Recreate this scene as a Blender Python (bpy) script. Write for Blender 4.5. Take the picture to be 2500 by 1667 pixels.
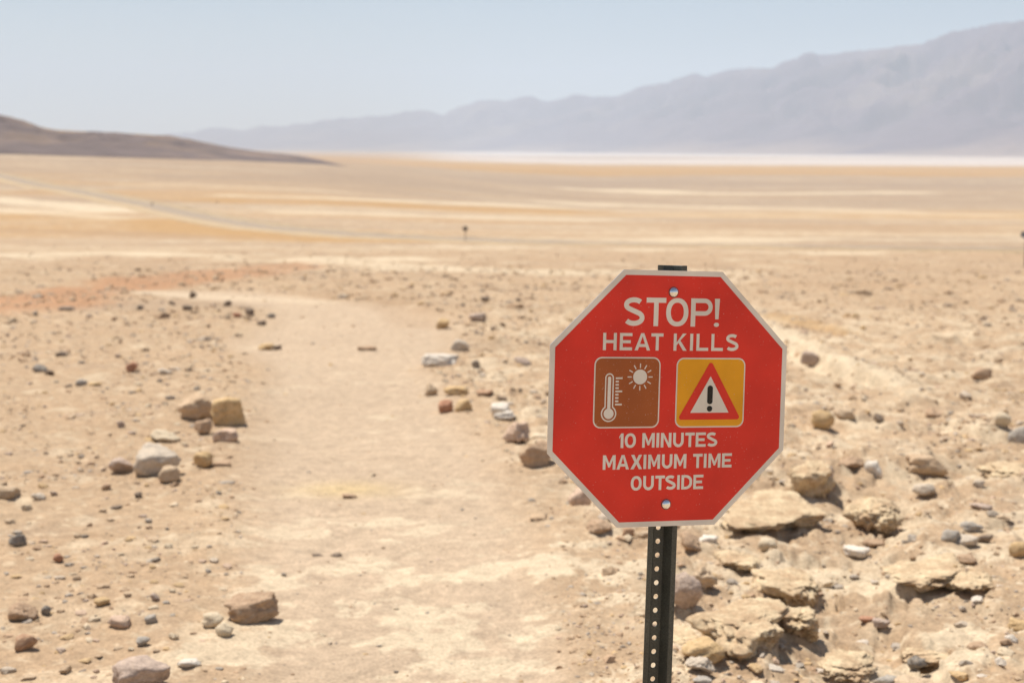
import bpy, bmesh, math, random
import numpy as np
from mathutils import Matrix, Vector
from mathutils.geometry import tessellate_polygon

sc = bpy.context.scene
for o in list(bpy.data.objects):
    bpy.data.objects.remove(o)
COL = sc.collection
rad = math.radians

# ------------------------------------------------------------------ camera
IMW, IMH = 2500.0, 1667.0
FPX = 3472.0                                   # 50 mm on a 36 mm wide sensor
CAMH = 1.55
HORIZON = 361.0
PITCH = math.atan((IMH / 2 - HORIZON) / FPX)
ROLL = rad(0.22)
SIGN_T = Vector((0.28212, -0.10254, -2.5393))  # sign centre seen from the camera
cam_d = bpy.data.cameras.new('camera')
cam_d.sensor_width = 36.0
cam_d.lens = 50.0
cam_d.clip_start = 0.05
cam_d.clip_end = 200000.0
cam_d.dof.use_dof = True
cam_d.dof.focus_distance = 2.545
cam_d.dof.aperture_fstop = 5.2
cam_d.dof.aperture_blades = 9
cam = bpy.data.objects.new('camera', cam_d)
COL.objects.link(cam)
CAM_R = Matrix.Rotation(math.pi / 2 - PITCH, 4, 'X') @ Matrix.Rotation(ROLL, 4, 'Z')
CAM_M = Matrix.Translation((0, 0, CAMH)) @ CAM_R
cam.matrix_world = CAM_M
sc.camera = cam

# ------------------------------------------------------------------ sky, sun, exposure
SUN_AZ = rad(-48.0)       # left of the viewing direction
SUN_EL = rad(66.0)
world = bpy.data.worlds.new('World')
sc.world = world
world.use_nodes = True
wn = world.node_tree.nodes
wl = world.node_tree.links
wn.clear()
w_out = wn.new('ShaderNodeOutputWorld')
w_bg = wn.new('ShaderNodeBackground')
w_sky = wn.new('ShaderNodeTexSky')
w_sky.sky_type = 'NISHITA'
w_sky.sun_disc = False
w_sky.sun_elevation = SUN_EL
w_sky.sun_rotation = SUN_AZ
w_sky.altitude = 0
w_sky.air_density = 1.0
w_sky.dust_density = 0.15
w_sky.ozone_density = 2.0
w_bg.inputs['Strength'].default_value = 0.068
wl.new(w_sky.outputs[0], w_bg.inputs['Color'])
wl.new(w_bg.outputs[0], w_out.inputs['Surface'])

sun_d = bpy.data.lights.new('sun', 'SUN')
sun_d.energy = 5.0
sun_d.angle = rad(0.53)
sun_d.color = (1.0, 0.945, 0.86)
sun = bpy.data.objects.new('sun', sun_d)
COL.objects.link(sun)
sun_dir = Vector((math.sin(SUN_AZ) * math.cos(SUN_EL), math.cos(SUN_AZ) * math.cos(SUN_EL), math.sin(SUN_EL)))
sun.rotation_euler = sun_dir.to_track_quat('Z', 'Y').to_euler()
sun.location = (-20, 30, 60)

sc.view_settings.view_transform = 'Standard'
sc.view_settings.look = 'None'
sc.view_settings.gamma = 1.0
sc.view_settings.exposure = 0.39
sc.view_settings.use_curve_mapping = False
sc.render.engine = 'CYCLES'
cy = sc.cycles
cy.use_denoising = True
try:
    cy.denoiser = 'OPENIMAGEDENOISE'
except Exception:
    pass
cy.max_bounces = 6
cy.diffuse_bounces = 3
cy.glossy_bounces = 2
cy.volume_bounces = 1
cy.transparent_max_bounces = 8

# ------------------------------------------------------------------ noise helpers
def _hash(ix, iy, seed):
    h = (ix.astype(np.int64) * 374761393 + iy.astype(np.int64) * 668265263 + seed * 1274126177) & 0xFFFFFFFF
    h = ((h ^ (h >> 13)) * 1274126177) & 0xFFFFFFFF
    return (h ^ (h >> 16)) & 0xFFFFFFFF

def perlin(x, y, seed=0):
    x = np.asarray(x, float); y = np.asarray(y, float)
    ix = np.floor(x); iy = np.floor(y)
    fx = x - ix; fy = y - iy
    u = fx * fx * fx * (fx * (fx * 6 - 15) + 10)
    v = fy * fy * fy * (fy * (fy * 6 - 15) + 10)
    def g(ox, oy):
        a = _hash(ix + ox, iy + oy, seed) * (2 * math.pi / 4294967296.0)
        return np.cos(a) * (fx - ox) + np.sin(a) * (fy - oy)
    n0 = g(0, 0) * (1 - u) + g(1, 0) * u
    n1 = g(0, 1) * (1 - u) + g(1, 1) * u
    return (n0 * (1 - v) + n1 * v) * 1.5

def fbm(x, y, octv=4, seed=0, gain=0.5, lac=2.03):
    s = 0; a = 1; t = 0
    for k in range(octv):
        s = s + a * perlin(x, y, seed + 17 * k); t += a
        x = x * lac + 13.7; y = y * lac - 7.3; a *= gain
    return s / t

def sstep(a, b, x):
    t = np.clip((x - a) / (b - a), 0, 1)
    return t * t * (3 - 2 * t)

def lerp(a, b, t):
    return a + (b - a) * t

# ------------------------------------------------------------------ terrain shape
KY = np.array([-3000, -200, -20, 0, 20, 30, 60, 100, 196, 350, 500, 1000, 2000, 3200, 6000, 40000.0])
KZ = np.array([30, 7, .8, 0, -.8, -1.25, -3.5, -5.9, -11.4, -18, -22.5, -32, -40, -45, -46, -46.0])
_d = np.diff(KZ) / np.diff(KY)
KM = np.zeros(len(KY)); KM[0] = _d[0]; KM[-1] = _d[-1]
for _i in range(1, len(KY) - 1):
    KM[_i] = 0 if _d[_i - 1] * _d[_i] <= 0 else 2 * _d[_i - 1] * _d[_i] / (_d[_i - 1] + _d[_i])

def profile(y):
    y = np.clip(y, KY[0], KY[-1])
    i = np.clip(np.searchsorted(KY, y) - 1, 0, len(KY) - 2)
    h = KY[i + 1] - KY[i]; t = (y - KY[i]) / h
    return ((2 * t**3 - 3 * t**2 + 1) * KZ[i] + (t**3 - 2 * t**2 + t) * h * KM[i]
            + (-2 * t**3 + 3 * t**2) * KZ[i + 1] + (t**3 - t**2) * h * KM[i + 1])

def macro(x, y):
    x = np.asarray(x, float); y = np.asarray(y, float)
    z = profile(y)
    a = np.degrees(np.arctan2(x, np.maximum(y, 1e-3)))
    z = z + np.interp(-a, [-3, 0, 3, 7.4, 11, 20, 40], [0, 4, 10, 21, 25, 31, 36]) * sstep(220, 1250, y) * np.clip(1.6 - y / 6000, 0, 1)
    # the bench that the trail runs over before it drops out of sight to the left
    z = z + 0.10 * np.exp(-((x + 6.2) / 5.0) ** 2 - ((y - 21.0) / 2.6) ** 2)
    z = z + 0.55 * np.exp(-((x + 13.5) / 3.6) ** 2 - ((y - 29.5) / 2.2) ** 2)
    z = z + .35 * fbm(x / 60, y / 60, 3, 5) * sstep(60, 260, y) * (1 - sstep(600, 1500, y))
    return z

MR = np.array(CAM_M.to_3x3())
def ray(px, py):
    d = MR @ np.array([(px - IMW / 2) / FPX, (IMH / 2 - py) / FPX, -1.0])
    return d / np.linalg.norm(d)

def at(px, py, hfun=None):
    """point of the ground under a pixel of the photograph"""
    hfun = hfun or macro
    d = ray(px, py)
    ts = 1.5 * 1.02 ** np.arange(520)
    for _ in range(4):
        below = CAMH + d[2] * ts < hfun(d[0] * ts, d[1] * ts)
        k = int(np.argmax(below)) if below.any() else len(ts) - 1
        ts = np.linspace(ts[max(k - 1, 0)], ts[k], 24)
    p = d * ts[12]
    return np.array([p[0], p[1], CAMH + p[2]])

def px_line(pts):
    return np.array([at(*p)[:2] for p in pts])

def seg_dist(x, y, line, vals=None):
    """distance to a polyline, signed side, parameter 0..1 along it, and interpolated value"""
    best = np.full(np.shape(x), 1e9); side = np.zeros(np.shape(x)); par = np.zeros(np.shape(x))
    val = np.zeros(np.shape(x))
    L = np.r_[0, np.cumsum(np.hypot(*np.diff(line, axis=0).T))]
    for i in range(len(line) - 1):
        ax, ay = line[i]; bx, by = line[i + 1]
        dx, dy = bx - ax, by - ay
        l2 = dx * dx + dy * dy
        t = np.clip(((x - ax) * dx + (y - ay) * dy) / l2, 0, 1)
        ex = x - (ax + t * dx); ey = y - (ay + t * dy)
        d = np.hypot(ex, ey)
        m = d < best
        best = np.where(m, d, best)
        side = np.where(m, np.sign(dx * ey - dy * ex), side)
        par = np.where(m, (L[i] + t * math.sqrt(l2)) / L[-1], par)
        if vals is not None:
            val = np.where(m, vals[i] + t * (vals[i + 1] - vals[i]), val)
    return best, side, par, val

# the trail: left and right edge in the photograph -> centre line and half width on the ground
TR = [(600, 1450, 1760), (610, 1420, 1600), (600, 1340, 1400), (595, 1285, 1230), (600, 1235, 1120), (618, 1120, 1000),
      (650, 1045, 900), (690, 1005, 835), (730, 1020, 785), (690, 985, 752), (500, 850, 731), (380, 690, 719), (240, 500, 711), (80, 320, 705)]
_l = px_line([(a, y) for a, b, y in TR]); _r = px_line([(b, y) for a, b, y in TR])
TRAIL = (_l + _r) / 2
TRAIL_W = np.hypot(*(_r - _l).T) / 2
TRAIL_W[7:] = [1.35, 1.25, 1.15, 1.1, 1.05, 1.0, 1.0]

# ledges: polylines in the photograph, drop in metres on the near side, reach in metres
LEDGES = [
    ([(1640, 1478), (1690, 1500), (1740, 1512), (1790, 1556), (1840, 1592), (1895, 1588), (1935, 1545), (1930, 1500)], .17, .34),
    ([(1850, 1466), (1890, 1488), (1930, 1500), (1985, 1512), (1998, 1490)], .12, .28),
    ([(1860, 1352), (1900, 1380), (1945, 1430), (1985, 1436), (2005, 1400), (1990, 1370)], .16, .34),
    ([(1790, 1234), (1850, 1240), (1950, 1262), (1985, 1268)], .07, .3),
    ([(1985, 1200), (2010, 1240), (1998, 1290), (2018, 1310)], .10, .3),
    ([(2080, 1280), (2110, 1300), (2160, 1292), (2190, 1260), (2195, 1240)], .08, .3),
    ([(2205, 1140), (2230, 1150), (2305, 1152), (2330, 1130)], .15, .42),
    ([(2050, 1128), (2110, 1132)], .09, .3),
    ([(1945, 842), (1990, 872), (2060, 912), (2130, 930), (2195, 958)], .10, .7),
    ([(2170, 1440), (2240, 1446), (2300, 1428), (2345, 1428)], .08, .28),
    ([(2145, 1478), (2215, 1484)], .05, .25),
    ([(2290, 844), (2350, 838)], .07, .5),
    ([(2300, 1030), (2345, 1056), (2420, 1068), (2500, 1066)], .07, .4),
    ([(2010, 1640), (2060, 1650), (2120, 1645)], .08, .3),
    ([(2230, 1590), (2290, 1592)], .07, .25),
    ([(1720, 1690), (1800, 1660), (1880, 1668)], .06, .3),
]
LEDGES = [(px_line(p), h * (.35 if k < 7 else 2.2 if k == 8 else 1.3), L) for k, (p, h, L) in enumerate(LEDGES)]
GULLY = px_line([(2200, 1720), (2150, 1640), (2100, 1560), (2035, 1480), (2050, 1400), (2095, 1310), (2120, 1230), (2170, 1175), (2280, 1165), (2400, 1140)])
RIGHT_EDGE = TRAIL + np.c_[TRAIL_W, TRAIL_W * 0]

def zones(x, y):
    d, s, p, w = seg_dist(x, y, TRAIL, TRAIL_W)
    w = w * (1 + .16 * fbm(x * 1.1, y * 1.1, 3, 31))
    trail = (1 - sstep(.62, 1.25, d / np.maximum(w, .1))) * (1 - sstep(.9, 1.0, p))
    xr = np.interp(y, TRAIL[:9, 1], (TRAIL + np.c_[TRAIL_W, 0 * TRAIL_W])[:9, 0])
    right = sstep(-.1, .55, x - xr + .25 * fbm(x * .9, y * .9, 2, 8)) * (1 - sstep(16, 26, y))
    return trail, right

def height(x, y):
    x = np.asarray(x, float); y = np.asarray(y, float)
    z = macro(x, y)
    r = np.hypot(x, y)
    near = 1 - sstep(30, 60, r)
    trail, right = zones(x, y)
    rough = (1 - .88 * trail)
    z = z + near * rough * (.045 * fbm(x * .9, y * .9, 4, 1) + .012 * fbm(x * 7, y * 7, 3, 2) + .02 * trail)
    z = z - .035 * trail * near
    z = z + near * trail * (.010 * fbm(x * 4, y * 4, 4, 44) - .010 * sstep(.25, .5, perlin(x * 3.3, y * 2.6, 45)))
    # crust of the eroded ground right of the trail: small terraces with broken edges
    n = fbm(x * 1.15 + .25 * perlin(x * 5, y * 5, 3), y * 1.15, 4, 9) * 3.2
    k = np.floor(n); f = n - k
    terr = (k + sstep(.0, .3, f)) / 3.2
    z = z + near * right * (.085 * terr + .05 * np.abs(perlin(x * 3.1, y * 3.1, 12)) + .022 * np.abs(fbm(x * 9, y * 9, 3, 14)))
    z = z + near * (1 - right) * (1 - trail) * .02 * np.abs(fbm(x * 5, y * 5, 3, 15))
    # far rubble relief
    z = z + sstep(14, 30, r) * (1 - trail) * (.10 * (1 - sstep(150, 300, r)) * fbm(x * .55, y * .55, 4, 21) + .22 * sstep(35, 70, r) * (1 - sstep(350, 700, r)) * fbm(x * .22, y * .13, 4, 22))
    m = (r < 30) & (x > -1)
    if np.any(m):
        xm = np.atleast_1d(x)[np.atleast_1d(m)]; ym = np.atleast_1d(y)[np.atleast_1d(m)]
        dz = np.zeros(xm.shape)
        wob = .11 * fbm(xm * 3.2, ym * 3.2, 3, 61) + .010 * perlin(xm * 15, ym * 15, 62)
        for line, h, L in LEDGES:
            d, s, p, _ = seg_dist(xm, ym, line)
            sd = np.where(s < 0, d, -d) + wob        # near side positive
            inside = sstep(0, .10, p) * (1 - sstep(.90, 1, p))
            dz -= .55 * h * sstep(-.04, .09, sd) * np.exp(-np.maximum(sd, 0) / L) * inside
            dz += .25 * h * np.exp(-(sd + .12) ** 2 / .02) * (sd < 0) * inside
        d, s, p, _ = seg_dist(xm, ym, GULLY)
        g = (1 - sstep(.10, .36, d + wob))
        dz = dz - .07 * g
        z = np.atleast_1d(z).copy()
        z[np.atleast_1d(m)] += dz
        if np.ndim(x) == 0:
            z = z[0]
    return z

C_GROUND = np.array([.400, .277, .171]); C_TRAIL = np.array([.465, .352, .245]); C_CREAM = np.array([.560, .448, .308])
C_OCHRE = np.array([.40, .245, .110]); C_GREY = np.array([.325, .238, .165]); C_RED = np.array([.375, .205, .110])
C_SALT = np.array([.53, .46, .405]); C_SAND = np.array([.410, .290, .182]); C_BROWN = np.array([.33, .215, .125])

def mix3(c, d, t):
    return c + (d - c) * t[:, None]

RED_LINE = px_line([(-60, 752), (60, 742), (150, 722), (210, 706), (300, 699), (430, 684), (560, 668), (700, 650), (800, 640)])
RED_W = np.array([1.6, 1.5, 1.2, .9, 1.3, 1.5, 1.9, 2.2, 2.0])

# washes, ochre flats and gravel bars that can be told apart: course and thickness as read off the photograph, laid on the ground
STREAKS = [
    ('o', [(453, 484), (581, 492), (872, 498), (1162, 510), (1367, 516), (1480, 520)], 11, .8),
    ('c', [(482, 476), (640, 480), (814, 485), (1000, 493), (1367, 504)], 5, .8),
    ('c', [(-150, 480), (0, 488), (150, 500), (349, 519)], 9, .85),
    ('c', [(-150, 505), (60, 516), (240, 530), (430, 545)], 6, .6),
    ('o', [(-150, 528), (0, 532), (200, 540), (350, 548)], 16, .55),
    ('o', [(400, 532), (523, 560), (700, 578), (872, 588), (980, 594)], 9, .9),
    ('b', [(-150, 560), (0, 563), (240, 568), (407, 577), (640, 582)], 7, .6),
    ('c', [(-150, 628), (0, 626), (232, 619), (465, 624), (560, 628)], 7, .8),
    ('c', [(640, 640), (780, 634), (930, 632), (1020, 636)], 8, .8),
    ('c', [(1010, 601), (1150, 603), (1367, 606)], 4, .7),
    ('c', [(760, 637), (1000, 652), (1200, 662), (1340, 670), (1480, 678)], 5, .7),
    ('c', [(620, 518), (900, 522), (1150, 530), (1367, 535), (1500, 540)], 8, .7),
    ('c', [(1330, 457), (1500, 464), (1675, 473), (1900, 474), (2153, 470), (2320, 472)], 5, .8),
    ('c', [(1360, 492), (1516, 502), (1700, 505), (1835, 510)], 5, .7),
    ('c', [(1900, 505), (2150, 520), (2500, 527)], 6, .5),
    ('o', [(1200, 420), (1500, 420), (1781, 421), (2150, 425), (2560, 430)], 8, .85),
    ('g', [(1150, 440), (1500, 446), (1900, 450), (2560, 455)], 12, .8),
    ('g', [(300, 430), (700, 438), (1150, 452)], 14, .7),
    ('b', [(1780, 560), (2000, 556), (2250, 560), (2560, 566)], 16, .55),
    ('c', [(1490, 611), (1560, 611), (1650, 612)], 6, .8),
    ('c', [(1700, 594), (1830, 584), (1900, 580)], 8, .6),
    ('c', [(1990, 621), (2080, 619), (2160, 620)], 8, .8),
    ('c', [(1600, 660), (1720, 690), (1800, 700)], 7, .5),
    ('c', [(1700, 740), (1830, 795), (1930, 842), (2010, 885), (2100, 918), (2230, 966)], 16, .8),
    ('o', [(1850, 770), (1960, 792), (2080, 820)], 10, .6),
    ('b', [(1800, 690), (2050, 700), (2300, 690)], 12, .4),
    ('g', [(1200, 386), (1400, 386), (1600, 385), (1850, 385)], 4, .55),
    ('g', [(1900, 387), (2200, 386), (2560, 386)], 3, .4),
    ('g', [(150, 756), (330, 747), (480, 739), (620, 748)], 20, .4),
    ('b', [(760, 714), (900, 728), (1010, 756), (1050, 800)], 13, .35),
    ('c', [(230, 709), (380, 714), (520, 720), (680, 728), (820, 738)], 8, .4),
    ('b', [(2100, 740), (2300, 735), (2500, 745)], 10, .35),
]
STREAK_COL = {'o': C_OCHRE, 'c': C_CREAM * 1.02, 'b': C_BROWN * 1.05, 'g': C_GREY}
_ST = []
for _k, _p, _t, _a in STREAKS:
    _w = np.array([max(.12, np.hypot(*(at(px_, py_ - _t / 2)[:2] - at(px_, py_ + _t / 2)[:2])) / 2) for px_, py_ in _p])
    _ST.append((STREAK_COL[_k], px_line(_p), _w, _a))

def colour(x, y):
    n = len(x)
    r = np.hypot(x, y)
    trail, right = zones(x, y)
    c = np.tile(C_GROUND, (n, 1))
    a = fbm(x * .8, y * .8, 4, 101)
    c = mix3(c, C_SAND, sstep(-.3, .4, a))
    near = 1 - sstep(25, 60, r)
    b = fbm(x * 2.3, y * 2.3, 5, 103)
    c = mix3(c, C_CREAM, near * right * sstep(-.15, .35, b) * .75)
    c = mix3(c, C_CREAM, near * (1 - right) * sstep(.22, .42, b) * .5)
    c = mix3(c, C_GREY, near * sstep(.1, .5, fbm(x * 1.3, y * 1.3, 4, 105)) * .3 * (1 - trail))
    fine = fbm(x * 11, y * 11, 4, 141, .65)
    c = mix3(c, C_CREAM, near * sstep(.10, .42, fine) * (.55 + .3 * right) * (1 - .6 * trail))
    c = mix3(c, C_BROWN, near * sstep(.12, .5, -fine) * .45 * (1 - .6 * trail))
    c = mix3(c, C_TRAIL, trail * .8)
    # pale crust showing through the trodden soil close to the camera
    q = fbm((x * .8 + y * .6) * 2.0, (y * .8 - x * .6) * 2.6, 5, 107, .66)
    patch = sstep(.0, .07, q + .20 * sstep(8.6, 5.0, y) - .24 + .16 * fbm(x * 9, y * 9, 4, 108, .7)) * (1 - sstep(6, 10, y))
    c = mix3(c, C_CREAM * 1.04, patch * near * sstep(-2.2, -.6, x) * .8)
    q2 = fbm(x * 1.6, y * 3.0, 4, 109)
    c = mix3(c, C_CREAM, trail * sstep(.3, .5, q2) * .55)
    # yellow mound on the trail
    p = at(845, 1180)
    c = mix3(c, np.array([.52, .38, .19]), np.exp(-((x - p[0]) / .28) ** 2 - ((y - p[1]) / .22) ** 2) * .7)
    # red soil beyond the bend
    d, s, pr, w = seg_dist(x, y, RED_LINE, RED_W)
    red = (1 - sstep(.45, 1.1, d / w + .35 * fbm(x * .5, y * .9, 3, 111)))
    c = mix3(c, C_RED * 1.05, red * .85)
    # gravelly mid distance
    mid = sstep(26, 45, r) * (1 - sstep(90, 180, r))
    c = mix3(c, C_GREY, mid * sstep(-.2, .5, fbm(x * .09, y * .22, 4, 113)) * .35)
    # fan surface below: long pale washes, ochre flats, grey gravel bars lying across the view
    f = sstep(60, 190, r + 40 * fbm(x / 25, y / 25, 3, 119))
    mot = fbm(x * .30, y * .16, 5, 117, .62)
    far_m = sstep(22, 50, r) * (1 - sstep(300, 600, r))
    ca, sa = math.cos(.06), math.sin(.06)
    u = x * ca + y * sa; v = y * ca - x * sa
    s1 = fbm(u / 200, v / 48, 5, 121, .62); s2 = fbm(u / 380, v / 85 + 9, 4, 122); s3 = fbm(u / 120, v / 17, 5, 123, .62)
    far = np.tile(C_SAND * 1.02, (n, 1))
    greyb = sstep(480, 800, y) * (1 - sstep(2100, 2900, y))
    far = mix3(far, C_GREY, np.clip(.8 * greyb + .8 * sstep(-.05, .3, -s2 + .3 * s3), 0, 1) * .85)
    far = mix3(far, C_OCHRE * 1.04, sstep(.06, .3, s2 + .3 * s3) * (1 - .8 * greyb) * .55)
    far = mix3(far, C_CREAM * .98, sstep(.04, .22, s1 + .55 * s3) * .9 * (1 - .3 * greyb) * .45)
    left = sstep(-40, -160, x) * sstep(130, 250, y) * (1 - sstep(500, 800, y))
    far = mix3(far, C_OCHRE * np.array([1.0, .98, .95]), left * sstep(-.15, .3, s2 - s1) * .55)
    p0 = sstep(2100, 2800, y + 500 * s2) * (1 - sstep(3700, 4300, y + 300 * s3))
    far = mix3(far, C_OCHRE * 1.05, p0 * .8 * sstep(-900, 0, x + 200 * s1))
    salt = sstep(3700, 4700, y + 300 * s3 + 300 * s1) * sstep(-.10, .0, x / np.maximum(y, 1) + .05 * s1)
    far = mix3(far, C_SALT, salt)
    bar = salt * sstep(.05, .3, fbm(u / 4000, v / 900, 3, 125))
    far = mix3(far, C_SAND, bar * .5)
    leftland = sstep(1100, 2000, y) * sstep(-.04, -.16, x / np.maximum(y, 1))
    far = mix3(far, C_BROWN * 1.1, leftland * .6)
    c = mix3(c, far, f)
    c = mix3(c, C_BROWN * 1.05, far_m * sstep(.08, .42, mot) * .55)
    c = mix3(c, C_CREAM, far_m * sstep(.10, .40, -mot) * .5)
    jig = .55 * fbm(x / np.maximum(r * .035, .5), y / np.maximum(r * .05, .5), 4, 151, .6)
    for k, (sc_, line, w, amt) in enumerate(_ST):
        e = 2.2 * w.max() + .5
        i = np.nonzero((x > line[:, 0].min() - e) & (x < line[:, 0].max() + e) & (y > line[:, 1].min() - e) & (y < line[:, 1].max() + e))[0]
        if not len(i): continue
        d, s, p, ww = seg_dist(x[i], y[i], line, w)
        t = (1 - sstep(.35, 1.35, d / np.maximum(ww, .05) + jig[i])) * sstep(0, .06, p) * (1 - sstep(.94, 1, p))
        c[i] = mix3(c[i], sc_, t * amt)
    return np.clip(c * (1 + .10 * fbm(x * .35, y * .35, 3, 131))[:, None], .02, .8)

# ------------------------------------------------------------------ object helpers
def tag(o, label=None, cat=None, group=None, kind=None):
    if label: o['label'] = label
    if cat: o['category'] = cat
    if group: o['group'] = group
    if kind: o['kind'] = kind
    return o

def mesh_np(name, verts, faces, smooth=True):
    """verts Nx3, faces MxK arrays"""
    me = bpy.data.meshes.new(name)
    verts = np.asarray(verts, np.float32); faces = np.asarray(faces, np.int32)
    m, k = faces.shape
    me.vertices.add(len(verts)); me.vertices.foreach_set('co', verts.ravel())
    me.loops.add(m * k); me.loops.foreach_set('vertex_index', faces.ravel())
    me.polygons.add(m)
    me.polygons.foreach_set('loop_start', np.arange(0, m * k, k, dtype=np.int32))
    me.polygons.foreach_set('loop_total', np.full(m, k, np.int32))
    me.polygons.foreach_set('use_smooth', np.full(m, smooth, bool))
    me.update(calc_edges=True)
    me.validate()
    return me

def link(name, me, mat=None, parent=None):
    o = bpy.data.objects.new(name, me)
    COL.objects.link(o)
    if mat is not None and not me.materials:
        me.materials.append(mat)
    if parent is not None:
        o.parent = parent
    return o

def set_col(me, cols):
    at_ = me.color_attributes.new('tint', 'FLOAT_COLOR', 'POINT')
    c = np.ones((len(me.vertices), 4), np.float32); c[:, :3] = cols
    at_.data.foreach_set('color', c.ravel())

# ------------------------------------------------------------------ materials
def new_mat(name):
    m = bpy.data.materials.new(name); m.use_nodes = True
    nt = m.node_tree
    b = nt.nodes['Principled BSDF']
    return m, nt, b

def N(nt, t, **kw):
    n = nt.nodes.new(t)
    for k, v in kw.items():
        if k in n.inputs: n.inputs[k].default_value = v
        else: setattr(n, k, v)
    return n

def ramp(nt, src, p0, v0, p1, v1):
    n = nt.nodes.new('ShaderNodeMapRange')
    n.inputs['From Min'].default_value = p0; n.inputs['To Min'].default_value = v0
    n.inputs['From Max'].default_value = p1; n.inputs['To Max'].default_value = v1
    nt.links.new(src, n.inputs['Value'])
    return n.outputs[0]

def scale_col(nt, col, fac):
    n = nt.nodes.new('ShaderNodeVectorMath'); n.operation = 'SCALE'
    nt.links.new(col, n.inputs[0]); nt.links.new(fac, n.inputs['Scale'])
    return n.outputs[0]

def mul(nt, a, b):
    n = nt.nodes.new('ShaderNodeMath'); n.operation = 'MULTIPLY'
    nt.links.new(a, n.inputs[0]); nt.links.new(b, n.inputs[1])
    return n.outputs[0]

def earth_mat(name, use_attr=True, colour_=(.4, .3, .2), s1=55.0, s2=9.0, amp=.34, bump=.5, bd=.012):
    m, nt, b = new_mat(name)
    geo = N(nt, 'ShaderNodeNewGeometry')
    if use_attr:
        at_ = N(nt, 'ShaderNodeAttribute', attribute_name='tint'); src = at_.outputs['Color']
    else:
        c = N(nt, 'ShaderNodeRGB'); c.outputs[0].default_value = (*colour_, 1); src = c.outputs[0]
    n1 = N(nt, 'ShaderNodeTexNoise', Scale=s1, Detail=6.0, Roughness=.72)
    n2 = N(nt, 'ShaderNodeTexNoise', Scale=s2, Detail=7.0, Roughness=.65)
    for n in (n1, n2): nt.links.new(geo.outputs['Position'], n.inputs['Vector'])
    f1 = ramp(nt, n1.outputs['Fac'], .28, 1 - amp, .72, 1 + amp)
    f2 = ramp(nt, n2.outputs['Fac'], .28, 1 - amp * .6, .72, 1 + amp * .6)
    col = scale_col(nt, scale_col(nt, src, f1), f2)
    nt.links.new(col, b.inputs['Base Color'])
    b.inputs['Roughness'].default_value = .95
    b.inputs['Specular IOR Level'].default_value = .12
    bp = N(nt, 'ShaderNodeBump', Strength=bump, Distance=bd)
    add = N(nt, 'ShaderNodeMath', operation='ADD')
    nt.links.new(n1.outputs['Fac'], add.inputs[0]); nt.links.new(n2.outputs['Fac'], add.inputs[1])
    nt.links.new(add.outputs[0], bp.inputs['Height'])
    nt.links.new(bp.outputs[0], b.inputs['Normal'])
    return m

M_GROUND = earth_mat('desert_soil', True, s1=75, s2=14, amp=.34, bump=.6, bd=.007)
M_FAR = earth_mat('far_slope', True, s1=.02, s2=.004, amp=.22, bump=0.0)
M_GRAVEL = earth_mat('gravel_stone', True, s1=140, s2=40, amp=.22, bump=.3, bd=.004)

def rock_mat():
    m, nt, b = new_mat('desert_rock')
    oi = N(nt, 'ShaderNodeObjectInfo'); tc = N(nt, 'ShaderNodeTexCoord')
    vm = N(nt, 'ShaderNodeVectorMath', operation='ADD')
    nt.links.new(tc.outputs['Object'], vm.inputs[0]); 
    cx = N(nt, 'ShaderNodeCombineXYZ')
    sc_ = N(nt, 'ShaderNodeMath', operation='MULTIPLY'); sc_.inputs[1].default_value = 40
    nt.links.new(oi.outputs['Random'], sc_.inputs[0]); nt.links.new(sc_.outputs[0], cx.inputs[0])
    nt.links.new(cx.outputs[0], vm.inputs[1])
    n1 = N(nt, 'ShaderNodeTexNoise', Scale=2.2, Detail=5.0, Roughness=.6)
    n2 = N(nt, 'ShaderNodeTexNoise', Scale=9.0, Detail=6.0, Roughness=.7)
    v = N(nt, 'ShaderNodeTexVoronoi', Scale=5.0)
    for n in (n1, n2, v): nt.links.new(vm.outputs[0], n.inputs['Vector'])
    f1 = ramp(nt, n1.outputs['Fac'], .3, .78, .7, 1.22)
    f2 = ramp(nt, n2.outputs['Fac'], .3, .72, .7, 1.28)
    col = scale_col(nt, scale_col(nt, oi.outputs['Color'], f1), f2)
    # pale dust that sticks in patches
    mx = N(nt, 'ShaderNodeMix', data_type='RGBA')
    mx.inputs['B'].default_value = (.46, .36, .25, 1) if 'B' in mx.inputs else (.46, .36, .25, 1)
    mx.inputs[7].default_value = (.46, .36, .25, 1)
    nt.links.new(ramp(nt, n1.outputs['Fac'], .5, 0, .68, .45), mx.inputs[0])
    nt.links.new(col, mx.inputs[6])
    nt.links.new(mx.outputs[2], b.inputs['Base Color'])
    b.inputs['Roughness'].default_value = .92
    b.inputs['Specular IOR Level'].default_value = .15
    bp = N(nt, 'ShaderNodeBump', Strength=.7, Distance=.0035)
    add = N(nt, 'ShaderNodeMath', operation='ADD')
    nt.links.new(n2.outputs['Fac'], add.inputs[0]); nt.links.new(v.outputs['Distance'], add.inputs[1])
    nt.links.new(add.outputs[0], bp.inputs['Height'])
    nt.links.new(bp.outputs[0], b.inputs['Normal'])
    return m
M_ROCK = rock_mat()

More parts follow.
